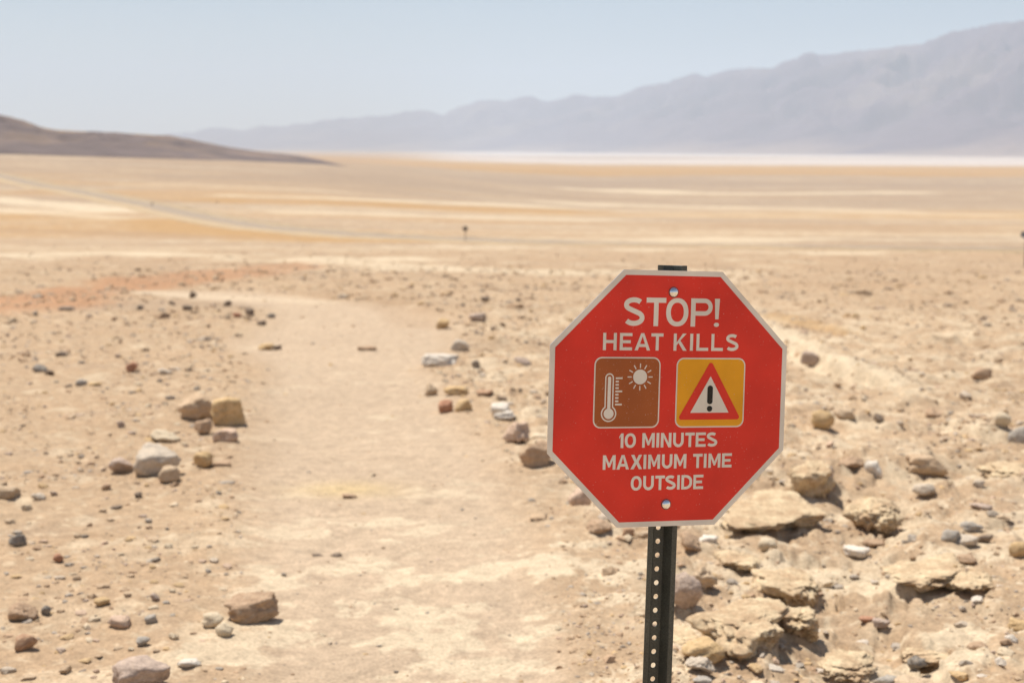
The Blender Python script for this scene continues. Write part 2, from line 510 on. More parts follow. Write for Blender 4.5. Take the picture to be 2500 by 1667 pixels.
def sheet_mat(name, col, rough=.45, specks=True, fleck=(.62, .5, .42), amount=.745):
    """printed reflective sheeting with dust specks and a little fading"""
    m, nt, b = new_mat(name)
    tc = N(nt, 'ShaderNodeTexCoord')
    n1 = N(nt, 'ShaderNodeTexNoise', Scale=9.0, Detail=4.0)
    n2 = N(nt, 'ShaderNodeTexNoise', Scale=420.0, Detail=1.0)
    n3 = N(nt, 'ShaderNodeTexNoise', Scale=6.0, Detail=2.0)
    mp = N(nt, 'ShaderNodeMapping'); mp.inputs['Scale'].default_value = (1, 1, 1)
    nt.links.new(tc.outputs['Object'], mp.inputs['Vector'])
    for n in (n1, n2, n3): nt.links.new(mp.outputs[0], n.inputs['Vector'])
    c = N(nt, 'ShaderNodeRGB'); c.outputs[0].default_value = (*col, 1)
    base = scale_col(nt, c.outputs[0], ramp(nt, n1.outputs['Fac'], .3, .86, .7, 1.12))
    if specks:
        mx = N(nt, 'ShaderNodeMix', data_type='RGBA')
        mx.inputs[7].default_value = (*fleck, 1)
        nt.links.new(ramp(nt, n2.outputs['Fac'], amount, 0, amount + .035, .65), mx.inputs[0])
        nt.links.new(base, mx.inputs[6]); base = mx.outputs[2]
    nt.links.new(base, b.inputs['Base Color'])
    nt.links.new(ramp(nt, n3.outputs['Fac'], .3, rough - .06, .7, rough + .1), b.inputs['Roughness'])
    b.inputs['Specular IOR Level'].default_value = .3
    return m

M_RED = sheet_mat('red_sheeting', (.76, .038, .019))
M_WHITE = sheet_mat('white_sheeting', (.80, .73, .625), specks=False)
M_BROWN = sheet_mat('brown_sheeting', (.39, .100, .020), amount=.73)
M_YELLOW = sheet_mat('yellow_sheeting', (.84, .375, .010), amount=.76)
M_BLACK = sheet_mat('black_ink', (.020, .016, .012), amount=.70, fleck=(.2, .17, .14))

def metal_mat(name, col, rough, metallic=1.0, scl=300.0, var=.1):
    m, nt, b = new_mat(name)
    tc = N(nt, 'ShaderNodeTexCoord')
    n1 = N(nt, 'ShaderNodeTexNoise', Scale=scl, Detail=3.0)
    n2 = N(nt, 'ShaderNodeTexNoise', Scale=scl * .04, Detail=4.0)
    for n in (n1, n2): nt.links.new(tc.outputs['Object'], n.inputs['Vector'])
    c = N(nt, 'ShaderNodeRGB'); c.outputs[0].default_value = (*col, 1)
    nt.links.new(scale_col(nt, scale_col(nt, c.outputs[0], ramp(nt, n1.outputs['Fac'], .3, 1 - var, .7, 1 + var)),
                           ramp(nt, n2.outputs['Fac'], .3, 1 - var, .7, 1 + var)), b.inputs['Base Color'])
    b.inputs['Metallic'].default_value = metallic
    nt.links.new(ramp(nt, n2.outputs['Fac'], .3, max(.02, rough - .05), .7, rough + .07), b.inputs['Roughness'])
    return m

M_ALU = metal_mat('aluminium_plate', (.72, .71, .70), .35)
M_CHROME = metal_mat('zinc_plated_bolt', (.78, .78, .78), .10, var=.05)
M_POST = metal_mat('dark_green_enamel', (.062, .063, .049), .40, metallic=0.0, var=.30)
M_WOOD = metal_mat('weathered_post', (.09, .06, .04), .8, metallic=0.0, scl=20)
M_SIGNBACK = metal_mat('dull_sign_back', (.10, .08, .055), .6, metallic=0.0, scl=20)
M_BLUEGREY = metal_mat('blue_grey_panel', (.16, .18, .22), .6, metallic=0.0, scl=20)
M_ROAD = earth_mat('asphalt', False, (.345, .272, .20), s1=6, s2=.4, amp=.12, bump=.0)
M_SHOULDER = earth_mat('pale_shoulder', False, (.45, .335, .21), s1=3, s2=.2, amp=.2, bump=.0)

# ------------------------------------------------------------------ ground sheet
def build_ground():
    fine = np.arange(-23, 23.001, .085)
    side = np.concatenate([np.arange(23.6, 50, .6)])
    back = np.arange(52, 308, 4.0)
    ang = np.concatenate([-side[::-1], fine, side, back])
    rr = np.concatenate([np.geomspace(.5, 3.1, 14), np.geomspace(3.2, 45, 720), np.geomspace(45.6, 300, 240), np.geomspace(303, 30000, 270)])
    A = np.radians(ang)
    X = (rr[:, None] * np.sin(A)[None, :]); Y = (rr[:, None] * np.cos(A)[None, :])
    x = X.ravel(); y = Y.ravel()
    z = height(x, y)
    nr, na = X.shape
    gz_ = np.gradient(z.reshape(nr, na), axis=0) / np.maximum(np.gradient(X, axis=0) ** 2 + np.gradient(Y, axis=0) ** 2, 1e-9) ** .5
    gt_ = np.gradient(z.reshape(nr, na), axis=1) / np.maximum(np.gradient(X, axis=1) ** 2 + np.gradient(Y, axis=1) ** 2, 1e-9) ** .5
    steep = (sstep(.25, .9, np.hypot(gz_, gt_)) * ((rr > 3.3) & (rr < 28))[:, None]).ravel()
    zx = x.copy(); zy = y.copy()
    x = zx + steep * (.012 * fbm(zx * 9 + z * 26, zy * 9 - z * 31, 3, 71) + .003 * perlin(zx * 34 - z * 50, zy * 34 + z * 70, 72))
    y = zy + steep * (.015 * fbm(zx * 8 - z * 29, zy * 8 + z * 24, 3, 73) + .003 * perlin(zx * 34 + z * 60, zy * 34 - z * 50, 74))
    z = z + steep * .008 * fbm(zx * 15 + z * 13, zy * 15, 3, 75)
    global GR, GA, GZ
    GR, GA, GZ = rr, ang, z.reshape(nr, na)
    i = np.arange(nr - 1)[:, None] * na; j = np.arange(na)[None, :]
    j2 = (j + 1) % na
    f = np.stack([i + j, i + j2, i + na + j2, i + na + j], -1).reshape(-1, 4)
    f = f[:, ::-1]
    me = mesh_np('ground', np.c_[x, y, z], f)
    set_col(me, colour(zx, zy))
    # the patch right under the camera
    o = link('ground', me, M_GROUND)
    bm = bmesh.new(); bm.from_mesh(me)
    bm.verts.ensure_lookup_table()
    bm.faces.new([bm.verts[k] for k in range(na)][::-1])
    bm.normal_update()
    bm.to_mesh(me); bm.free()
    return tag(o, 'pale tan stony desert soil falling towards the valley', None, None, 'structure')
ground = build_ground()

def h1(x, y):
    """height of the ground sheet itself, read back from its polar grid"""
    r = math.hypot(x, y); a = math.degrees(math.atan2(x, y))
    if abs(a) > 49:
        return float(height(np.array([x]), np.array([y]))[0])
    i = min(max(int(np.searchsorted(GR, r)) - 1, 0), len(GR) - 2); j = min(max(int(np.searchsorted(GA, a)) - 1, 0), len(GA) - 2)
    u = min(max((r - GR[i]) / (GR[i + 1] - GR[i]), 0), 1); v = (a - GA[j]) / (GA[j + 1] - GA[j])
    return float((GZ[i, j] * (1 - v) + GZ[i, j + 1] * v) * (1 - u) + (GZ[i + 1, j] * (1 - v) + GZ[i + 1, j + 1] * v) * u)

# ------------------------------------------------------------------ road
def ribbon(name, pts, half, lift, mat):
    pts = np.array(pts)
    t = np.gradient(pts, axis=0); t /= np.linalg.norm(t, axis=1)[:, None]
    nrm = np.c_[-t[:, 1], t[:, 0]]
    cols = np.linspace(-1, 1, 5)
    P = pts[:, None, :] + nrm[:, None, :] * half * cols[None, :, None]
    x = P[..., 0].ravel(); y = P[..., 1].ravel()
    z = height(x, y).reshape(P.shape[:2]) + lift
    v = np.c_[x, y, z.ravel()]
    n = len(pts)
    f = [(i * 5 + k, i * 5 + k + 1, (i + 1) * 5 + k + 1, (i + 1) * 5 + k) for i in range(n - 1) for k in range(4)]
    me = mesh_np(name, v, f)
    bm = bmesh.new(); bm.from_mesh(me)
    bmesh.ops.recalc_face_normals(bm, faces=bm.faces)
    if sum(fc.normal.z for fc in bm.faces) < 0:
        bmesh.ops.reverse_faces(bm, faces=bm.faces)
    # a real edge down to the ground
    bd = [e for e in bm.edges if e.is_boundary]
    ex = bmesh.ops.extrude_edge_only(bm, edges=bd)
    for vv in ex['geom']:
        if isinstance(vv, bmesh.types.BMVert): vv.co.z -= 1.2
    bm.to_mesh(me); bm.free()
    return link(name, me, mat)

def smooth_line(p, n):
    p = np.array(p); t = np.r_[0, np.cumsum(np.hypot(*np.diff(p, axis=0).T))]
    s = np.linspace(0, t[-1], n)
    q = np.c_[np.interp(s, t, p[:, 0]), np.interp(s, t, p[:, 1])]
    for _ in range(int(n * .12)):
        q[1:-1] = (q[:-2] + 2 * q[1:-1] + q[2:]) / 4
    return q
ROAD_PX = [(-250, 400), (-90, 414), (0, 430), (85, 452), (170, 464), (239, 478), (372, 503), (478, 529), (585, 547), (744, 566), (903, 577), (1137, 588),
           (1250, 592), (1643, 602), (2127, 609), (2500, 614), (2900, 618)]
road_pts = smooth_line(px_line(ROAD_PX), 260)
tag(ribbon('road_shoulder', road_pts, 10.0, .16, M_SHOULDER), 'pale gravel shoulder along the distant desert road', kind='structure')
tag(ribbon('road', road_pts, 4.0, .26, M_ROAD), 'narrow grey asphalt road crossing the desert fan', kind='structure')

# ------------------------------------------------------------------ hill and mountains
def crest_mesh(name, crest, dist_at, front, back, base_z, nu, nv, power, amp, seed, colfun, taper=None, jag=0.0):
    """a ridge: crest heights read off the skyline at a real distance, with slopes in front and behind"""
    cx = np.array([c[0] for c in crest], float); cy_ = np.array([c[1] for c in crest], float)
    pxs = np.linspace(cx[0], cx[-1], nu)
    pys = np.interp(pxs, cx, cy_)
    k = np.array([.25, .5, .25])
    pys = np.convolve(np.pad(pys, 1, 'edge'), k, 'valid') + jag * fbm(pxs / 55.0, pxs * 0 + seed, 4, seed, .6)
    V = []; C = []
    for i in range(nu):
        d = ray(pxs[i], pys[i]); hd = math.hypot(d[0], d[1])
        D = dist_at(pxs[i])
        crest_z = CAMH + d[2] / hd * D
        ux, uy = d[0] / hd, d[1] / hd
        s = np.r_[np.linspace(0, 1, nv), np.linspace(1, 2, nv // 3)[1:]]
        dist = np.where(s <= 1, D - front(pxs[i]) * (1 - s), D + back * (s - 1))
        x = ux * dist; y = uy * dist
        bz = base_z(x, y)
        if taper is not None:
            tt = float(sstep(taper[1], taper[0], pxs[i])); gz = float(base_z(np.array([ux * D]), np.array([uy * D]))[0]) 
            crest_z = gz - 3 + (max(crest_z, gz) - gz + 3) * tt
        prof = np.where(s <= 1, np.power(np.clip(s, 0, 1), power), np.power(np.clip(2 - s, 0, 1), 1.2))
        z = bz + (crest_z - bz) * prof
        V.append(np.c_[x, y, z]); C.append(s)
    V = np.array(V); S = np.array(C)
    x = V[..., 0]; y = V[..., 1]
    hgt = (V[..., 2] - base_z(x, y))
    n = 1 - np.abs(fbm(x / amp[0], y / amp[0], 6, seed)) * 2.2
    env = np.where(S <= 1, np.sin(np.clip(S, 0, 1) * math.pi) ** .8, 0)
    V[..., 2] += (n - .55) * env * amp[1] * np.clip(hgt / amp[2], 0, 1.3)
    V[..., 2] -= np.where(S <= 0, 3, 0)
    ns = S.shape[1]
    i = np.arange(nu - 1)[:, None] * ns; j = np.arange(ns - 1)[None, :]
    f = np.stack([i + j, i + ns + j, i + ns + j + 1, i + j + 1], -1).reshape(-1, 4)
    me = mesh_np(name, V.reshape(-1, 3), f)
    set_col(me, colfun(x.ravel(), y.ravel(), S.ravel(), hgt.ravel(), n.ravel()))
    return link(name, me, M_FAR)

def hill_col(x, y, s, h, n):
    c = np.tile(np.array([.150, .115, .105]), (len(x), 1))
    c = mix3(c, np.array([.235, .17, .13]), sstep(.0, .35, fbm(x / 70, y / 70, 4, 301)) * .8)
    c = mix3(c, np.array([.34, .24, .15]), sstep(.86, 1.0, s + .06 * fbm(x / 40, y / 40, 3, 302)) * .8)  # sunlit ridge top put into the colour: lighter tan towards the crest
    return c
HILL = [(-700, 255), (-420, 262), (-200, 258), (-60, 268), (0, 281), (50, 294), (100, 311), (140, 318), (220, 322), (330, 327), (420, 333), (480, 344), (560, 360),
        (640, 371), (720, 379), (800, 385), (860, 389), (930, 393), (1010, 400)]
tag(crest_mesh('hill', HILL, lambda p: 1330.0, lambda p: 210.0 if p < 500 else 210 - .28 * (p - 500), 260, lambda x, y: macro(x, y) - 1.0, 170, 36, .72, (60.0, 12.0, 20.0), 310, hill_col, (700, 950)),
    'low dark brown hill at the left edge of the valley', kind='structure')

def mtn_col(x, y, s, h, n):
    c = np.tile(np.array([.115, .080, .092]), (len(x), 1))
    c = mix3(c, np.array([.19, .14, .12]), sstep(.05, .45, fbm(x / 1500, y / 1500, 5, 402)) * .8)
    c = mix3(c, np.array([.28, .20, .155]), sstep(.30, .05, s + .05 * fbm(x / 1200, y / 1200, 3, 404)) * sstep(0, .35, fbm(x / 2600, y / 700, 4, 405) + .25) * .8)
    c = mix3(c, np.array([.065, .047, .06]), sstep(.1, .5, fbm(x / 900, y / 900, 5, 403)) * .7)
    return c
MTN = [(-1500, 330), (-900, 322), (-300, 330), (100, 335), (380, 333), (468, 322), (500, 315), (553, 313), (600, 318), (640, 311), (700, 306), (760, 303), (790, 292), (830, 289), (870, 289), (930, 284), (1000, 271),
       (1040, 270), (1085, 279), (1130, 258), (1170, 247), (1230, 244), (1290, 238), (1340, 246), (1400, 235), (1460, 236), (1500, 240), (1560, 217), (1650, 200), (1695, 184),
       (1725, 188), (1800, 167), (1880, 168), (1940, 148), (1985, 131), (2020, 136), (2100, 123), (2210, 116), (2260, 108), (2330, 83), (2420, 62), (2500, 52), (2620, 46), (2900, 52), (3300, 40), (3900, 48), (4600, 60)]
tag(crest_mesh('mountain_range', MTN, lambda p: float(np.interp(p, [-1500, 400, 1100, 1800, 2600, 4600], [27000, 26000, 22500, 18000, 15500, 13500])), lambda p: float(np.interp(p, [400, 2500], [5500, 5600])), 3000,
               lambda x, y: np.full(np.shape(x), -46.0), 1000, 90, 1.5, (1700.0, 760.0, 800.0), 410, mtn_col, None, 9.0),
    'long hazy blue mountain range across the salt flat', kind='structure')

# ------------------------------------------------------------------ rocks
def ico(sub):
    bm = bmesh.new(); bmesh.ops.create_icosphere(bm, subdivisions=sub, radius=1)
    v = np.array([p.co[:] for p in bm.verts]); f = np.array([[q.index for q in fc.verts] for fc in bm.faces])
    bm.free()
    return v, f
ICO = {s: ico(s) for s in (1, 2, 3, 4)}

def rock_verts(rng, sub, style):
    """a stone: a sphere of directions cut by random planes, worn at the edges"""
    v, f = ICO[sub]
    nplanes = {'block': 9, 'round': 15, 'slab': 11, 'wedge': 7, 'lump': 24}[style]
    nr = rng.normal(size=(nplanes, 3))
    if style in ('block', 'slab'):
        ax = np.array([[1, 0, 0], [-1, 0, 0], [0, 1, 0], [0, -1, 0], [0, 0, 1], [0, 0, -1.]])
        nr = np.r_[ax + rng.normal(size=(6, 3)) * .26, nr[:nplanes - 6]]
    nr /= np.linalg.norm(nr, axis=1)[:, None]
    d = rng.uniform(.62, 1.0, len(nr)) if style != 'round' else rng.uniform(.8, 1.0, len(nr))
    if style == 'wedge':
        nr[0] = np.array([.62, -.25, .74]); nr[0] /= np.linalg.norm(nr[0]); d[0] = .28
    t = v @ nr.T
    rr = np.where(t > .08, d[None, :] / np.maximum(t, .08), 9.0)
    rr = np.c_[rr, np.full(len(v), 1.25)]
    kk = 48.0 if style in ('block', 'wedge', 'slab') else 34.0
    r = -np.log(np.exp(-kk * rr).sum(1)) / kk
    for q in range(16 if sub > 2 else 6):
        w = rng.normal(size=3) * (2.0 + q * 1.5); ph = rng.uniform(0, 6.28)
        r = r + (.06 / (1 + q * .35)) * np.sin(v @ w + ph) * (1.5 if style == 'lump' else 1)
    if sub > 2:
        n = np.zeros(len(v))
        for q in range(14):
            w = rng.normal(size=3) * rng.uniform(4, 15); n += np.abs(np.sin(v @ w + rng.uniform(0, 6.28))) * 3.0 / np.linalg.norm(w)
        r = r - .05 * (n - n.mean()) * (1.0 if style != 'round' else .7)
    p = v * r[:, None]
    lo = p.min(0); hi = p.max(0)
    p = (p - (lo + hi) / 2) / (hi - lo) * 2          # fills the -1..1 box
    return p, f

def rock_mesh(seed, sub, style, smooth=True):
    rng = np.random.default_rng(seed)
    p, f = rock_verts(rng, sub, style)
    me = mesh_np('rock_shape', p, f, smooth)
    me.materials.append(M_ROCK)
    return me

RC = {  # albedo of the kinds of stone
    'tan': (.52, .385, .255), 'cream': (.63, .51, .355), 'white': (.68, .60, .50), 'gold': (.56, .385, .20), 'brown': (.43, .29, .185), 'dark': (.22, .165, .12),
    'grey': (.40, .355, .30), 'dgrey': (.25, .22, .185), 'mauve': (.44, .335, .265), 'red': (.42, .215, .13), 'pink': (.56, .40, .29), 'soil': (.49, .35, .225), 'pale': (.54, .45, .35), 'rust': (.42, .255, .155)}

used_names = {}
def place_rock(px0, px1, py0, py1, col, style, name, label, seed, sub=3, rotz=None, group=None, depth=.85, cat='rock', hf=1.0, mesh=None, sink=.14):
    cxp = (px0 + px1) / 2
    p = at(cxp, py1, None)
    # follow the real surface rather than the smooth one
    for _ in range(2):
        d = ray(cxp, py1)
        t = (h1(p[0], p[1]) - CAMH) / d[2] if d[2] < 0 else np.linalg.norm(p)
        t = min(max(t, .8 * np.hypot(p[0], p[1])), 1.25 * np.hypot(p[0], p[1]))
        p = np.array([d[0] * t, d[1] * t, CAMH + d[2] * t])
    dist = math.hypot(p[0], p[1])
    mpp = math.sqrt(dist * dist + (CAMH - p[2]) ** 2) / FPX
    W = (px1 - px0) * mpp
    sd = (CAMH - p[2]) / dist
    Dp = W * depth
    H = max((py1 - py0) * mpp - Dp * sd * .75, W * .22) * hf
    ux, uy = p[0] / dist, p[1] / dist
    cxw, cyw = p[0] + ux * Dp * .40, p[1] + uy * Dp * .40
    rng = random.Random(seed)
    rz = rotz if rotz is not None else rng.uniform(-.35, .35)
    me = mesh or rock_mesh(seed, sub, style)
    o = bpy.data.objects.new(name, me); COL.objects.link(o)
    gz = min(h1(cxw, cyw), h1(p[0] + ux * .1 * Dp, p[1] + uy * .1 * Dp) + .02)
    o.scale = (W / 2 * (1 + .25 * (sink - .14)), Dp / 2, H / 2 * (1 + sink))
    o.rotation_euler = (rng.uniform(-.06, .06), rng.uniform(-.08, .08), rz - math.atan2(p[0], p[1]))
    o.location = (cxw, cyw, gz + H / 2 * (1 - sink))
    c = np.array(RC[col] if isinstance(col, str) else col) * rng.uniform(.94, 1.06)
    if cat == 'stone': c = c * .8 + C_SAND * 1.05 * .2
    o.color = (*c, 1)
    tag(o, label, cat, group)
    return o

HERO = [
    # left edge, top edge ... pixels of the photograph: x0 x1 y0 y1, stone, cut, name, label
    (324, 440, 1072, 1162, 'pale', 'block', 'boulder', 'largest pale grey boulder in the cluster left of the trail'),
    (266, 330, 1115, 1157, 'mauve', 'wedge', 'rock', 'pointed mauve brown rock leaning on the largest pale boulder, its left side'),
    (370, 440, 1043, 1080, 'cream', 'wedge', 'rock', 'white topped rock just behind the largest pale boulder'),
    (388, 441, 1133, 1178, 'tan', 'block', 'rock', 'small tan grey rock in front of the largest pale boulder'),
    (473, 520, 1098, 1143, 'gold', 'round', 'cobble', 'round golden cobble beside the flat brown slab left of the trail'),
    (517, 564, 1119, 1138, 'brown', 'slab', 'flat_stone', 'little flat brown slab touching the round golden cobble'),
    (436, 524, 955, 1026, 'soil', 'round', 'boulder', 'pinkish tan lumpy boulder behind the golden brown boulder'),
    (516, 598, 963, 1038, 'gold', 'block', 'boulder', 'golden brown boulder with a dark shadow at the left edge of the trail'),
    (476, 519, 1023, 1062, 'brown', 'block', 'rock', 'small dark brown rock in front of the golden brown boulder'),
    (521, 586, 1039, 1079, 'pink', 'slab', 'rock', 'pale pinkish white block below the golden brown boulder'),
    (549, 683, 1436, 1521, 'brown', 'block', 'boulder', 'pitted brown block with a flat pale top in the left foreground'),
    (494, 547, 1491, 1533, 'cream', 'round', 'cobble', 'round cream cobble left of the pitted brown block'),
    (526, 570, 1518, 1555, 'cream', 'wedge', 'rock', 'cream wedge shaped stone below the round cream cobble'),
    (284, 412, 1588, 1690, 'mauve', 'block', 'boulder', 'large purplish brown boulder cut by the bottom edge at left'),
    (23, 64, 1298, 1335, 'dgrey', 'block', 'rock', 'dark grey upright stone near the left edge'),
    (24, 90, 1467, 1517, 'brown', 'wedge', 'rock', 'brown wedge rock at the left edge beside a small grey stone'),
    (102, 125, 1476, 1502, 'dgrey', 'round', 'stone', 'small dark grey stone right of the brown wedge rock at the left edge'),
    (39, 90, 1544, 1587, 'rust', 'block', 'rock', 'rusty brown rock with a dark underside at the lower left edge'),
    (231, 268, 1455, 1480, 'gold', 'round', 'stone', 'single yellow stone on gravel at lower left'),
    (264, 320, 1500, 1535, 'pink', 'slab', 'rock', 'pinkish tan low rock below the single yellow stone'),
    (333, 367, 1550, 1578, 'grey', 'round', 'stone', 'grey rounded stone just above the large purplish boulder'),
    (434, 490, 1601, 1630, 'white', 'slab', 'flat_stone', 'flat white stone right of the large purplish boulder'),
    (355, 385, 1500, 1523, 'grey', 'block', 'stone', 'light grey blue stone above the grey rounded stone at lower left'),
    (367, 390, 1446, 1468, 'mauve', 'wedge', 'stone', 'small mauve pointed stone right of the single yellow stone'),
    (130, 154, 1349, 1374, 'red', 'round', 'stone', 'small reddish stone on the sand at left'),
    (-12, 46, 1183, 1217, 'tan', 'slab', 'rock', 'tan rock cut by the left edge, level with the boulder cluster'),
    (1020, 1122, 855, 893, 'white', 'slab', 'boulder', 'long white slab at the right edge of the trail'),
    (1102, 1146, 823, 857, 'pale', 'block', 'rock', 'pale rock with dark face behind the long white slab'),
    (1198, 1250, 979, 1014, 'white', 'block', 'rock', 'grey white angular rock right of the trail, above a low white one'),
    (1203, 1260, 1001, 1027, 'white', 'slab', 'rock', 'low white rock in front of the grey white angular rock'),
    (1224, 1297, 1023, 1083, 'pink', 'lump', 'boulder', 'pinkish lumpy boulder left of the sign'),
    (1265, 1345, 1066, 1142, 'brown', 'block', 'boulder', 'brown boulder with dark face against the left edge of the sign'),
    (1290, 1340, 1048, 1072, 'cream', 'slab', 'flat_stone', 'cream slab between the pinkish lumpy boulder and the sign'),
    (1066, 1107, 970, 1007, 'red', 'block', 'rock', 'rust red rock at the right edge of the trail'),
    (1107, 1152, 969, 1004, 'gold', 'slab', 'rock', 'yellow rock beside the rust red rock'),
    (1036, 1068, 933, 966, 'tan', 'round', 'stone', 'tan rounded stone left above the rust red rock'),
    (1081, 1145, 939, 965, 'gold', 'slab', 'rock', 'low golden rock above the rust red rock'),
    (1063, 1100, 776, 803, 'gold', 'block', 'rock', 'golden rock where the trail starts to bend'),
    (1159, 1205, 950, 966, 'rust', 'slab', 'flat_stone', 'flat rusty stone between the trail and the sign'),
    (1254, 1298, 875, 899, 'mauve', 'wedge', 'rock', 'mauve wedge rock near the upper left of the sign'),
    (872, 922, 842, 855, 'brown', 'slab', 'flat_stone', 'lone flat brown stone in the middle of the trail'),
    (1386, 1444, 1182, 1241, 'pink', 'block', 'boulder', 'pink brown block showing below the left corner of the sign'),
    (1430, 1494, 1264, 1300, 'brown', 'round', 'boulder', 'smooth brown rock under the lower left edge of the sign'),
    (1516, 1550, 1282, 1311, 'rust', 'block', 'rock', 'rust brown rock left of the post top, under the sign'),
    (1548, 1592, 1284, 1311, 'tan', 'slab', 'rock', 'tan block partly behind the post, under the sign'),
    (762, 789, 1345, 1356, 'dark', 'slab', 'stone', 'left one of two dark chips lying on the trail'),
    (806, 835, 1347, 1358, 'dark', 'slab', 'stone', 'right one of two dark chips lying on the trail'),
    (833, 873, 1203, 1216, 'brown', 'slab', 'flat_stone', 'flat brown stone below the yellow mound on the trail'),
    (1656, 1718, 1302, 1360, 'brown', 'wedge', 'boulder', 'brown pyramid shaped rock right of the post'),
    (1698, 1757, 1296, 1326, 'white', 'slab', 'flat_stone', 'white slab behind the brown pyramid shaped rock'),
    (1630, 1716, 1405, 1513, 'mauve', 'round', 'boulder', 'big mauve grey boulder half hidden by the post'),
    (1688, 1752, 1377, 1445, 'tan', 'lump', 'rock', 'tan lump behind the big mauve grey boulder'),
    (1660, 1764, 1555, 1620, 'gold', 'block', 'boulder', 'cream yellow block right of the post near the bottom'),
    (1672, 1745, 1598, 1648, 'pale', 'lump', 'rock', 'pale grey rock in front of the cream yellow block'),
    (1692, 1740, 1648, 1675, 'grey', 'round', 'rock', 'grey rock cut by the bottom edge right of the post'),
    (1852, 1901, 1300, 1341, 'cream', 'round', 'rock', 'cream rounded rock on the bank right of the white slab'),
    (2058, 2119, 1326, 1360, 'white', 'block', 'rock', 'grey white rock alone on the sand of the gully'),
    (2106, 2157, 1306, 1330, 'brown', 'slab', 'flat_stone', 'brown slab just behind the grey white rock in the gully'),
    (2097, 2136, 1506, 1524, 'red', 'slab', 'flat_stone', 'flat red brown stone in the lower gully'),
    (2132, 2172, 1505, 1534, 'mauve', 'block', 'rock', 'mauve grey rock touching the flat red brown stone'),
    (1980, 2036, 997, 1050, 'gold', 'round', 'boulder', 'round yellow boulder right of the sign'),
    (2034, 2088, 1006, 1037, 'tan', 'slab', 'rock', 'flat tan rock beside the round yellow boulder'),
    (2131, 2158, 1012, 1034, 'dark', 'wedge', 'rock', 'small dark pointed rock right of the round yellow boulder'),
    (2257, 2296, 1006, 1030, 'brown', 'wedge', 'rock', 'brown three cornered rock on the slope at right'),
    (1955, 2005, 858, 897, 'mauve', 'block', 'rock', 'dark mauve rock near the upper right corner of the sign'),
    (2372, 2417, 886, 917, 'brown', 'slab', 'rock', 'tan brown rock alone on the upper slope at right'),
    (2044, 2109, 1114, 1148, 'brown', 'round', 'boulder', 'dark brown rock set into the bank right of the sign'),
    (2112, 2155, 1119, 1163, 'white', 'block', 'rock', 'bright white rock next to the dark brown one in the bank'),
    (1989, 2036, 1141, 1180, 'mauve', 'block', 'rock', 'mauve rock close to the lower right edge of the sign'),
    (2209, 2312, 1098, 1163, 'soil', 'block', 'boulder', 'large undercut block of hard soil right of the bright white rock'),
    (2225, 2281, 1182, 1220, 'pale', 'round', 'rock', 'grey white round rock below the large undercut block'),
    (2428, 2467, 1024, 1061, 'cream', 'round', 'rock', 'cream rock by the dark grey one at the right edge'),
    (2463, 2512, 1037, 1087, 'grey', 'block', 'boulder', 'dark grey rock cut by the right edge'),
    (2367, 2422, 1226, 1247, 'mauve', 'slab', 'flat_stone', 'flat mauve slab above the rubble at the right'),
    (2298, 2345, 1290, 1325, 'grey', 'block', 'rock', 'blue grey stone at the left end of the rubble heap'),
    (2330, 2385, 1300, 1328, 'pale', 'slab', 'rock', 'pale stone lowest in the rubble heap at right'),
    (2345, 2398, 1266, 1302, 'grey', 'lump', 'rock', 'grey stone on top of the rubble heap at right'),
    (2384, 2424, 1298, 1326, 'dark', 'block', 'rock', 'dark stone at the right end of the rubble heap'),
    (2334, 2386, 1353, 1379, 'brown', 'round', 'rock', 'oval brown rock below the rubble heap'),
    (2465, 2515, 1316, 1358, 'gold', 'round', 'boulder', 'golden boulder cut by the right edge'),
    (2361, 2410, 1560, 1592, 'brown', 'block', 'rock', 'brown block among pale gravel at lower right'),
    (2132, 2187, 1644, 1680, 'grey', 'block', 'rock', 'grey white rock cut by the bottom edge at right'),
    (2188, 2290, 1636, 1690, 'tan', 'slab', 'boulder', 'broad tan rock cut by the bottom edge at lower right'),
    (2463, 2512, 1508, 1539, 'gold', 'slab', 'rock', 'yellow rock cut by the right edge low down'),
    (2453, 2484, 1543, 1567, 'white', 'wedge', 'stone', 'small white stone below the yellow rock at the right edge'),
    (2215, 2260, 1598, 1640, 'dgrey', 'lump', 'rock', 'dark pitted stone above the broad tan rock'),
    (461, 481, 708, 726, 'dark', 'block', 'rock', 'dark rock on the crest beside the bend of the trail'),
    (444, 470, 744, 757, 'dark', 'block', 'stone', 'dark stone below the dark rock on the crest'),
    (547, 566, 733, 747, 'dark', 'round', 'stone', 'single dark stone at the inner edge of the bend'),
    (569, 590, 761, 775, 'red', 'block', 'stone', 'reddish brown stone of the small dark group at the bend'),
    (599, 621, 754, 772, 'dark', 'block', 'stone', 'tallest dark stone of the small group at the bend'),
    (650, 672, 764, 776, 'dgrey', 'round', 'stone', 'rightmost dark stone of the small group at the bend'),
    (626, 651, 781, 794, 'dark', 'slab', 'stone', 'lowest dark flat stone of the small group at the bend'),
    (136, 163, 857, 870, 'dark', 'slab', 'stone', 'dark flat stone alone on sand in the left middle distance'),
    (630, 669, 835, 854, 'gold', 'slab', 'rock', 'golden flat rock at the left trail edge, beside a dark stone'),
    (667, 689, 841, 854, 'dark', 'slab', 'stone', 'dark stone touching the golden flat rock at the trail edge'),
    (139, 182, 748, 758, 'dark', 'slab', 'flat_stone', 'dark flat stone at the foot of the red soil bank'),
    (308, 338, 882, 909, 'red', 'block', 'rock', 'upright red brown rock in the left middle distance'),
    (81, 115, 889, 910, 'dgrey', 'wedge', 'rock', 'grey slanting stone near the left edge in the middle distance'),
    (109, 133, 901, 916, 'dark', 'block', 'stone', 'dark stone touching the grey slanting stone'),
    (183, 212, 925, 942, 'grey', 'round', 'stone', 'grey stone beside a golden flat one at left'),
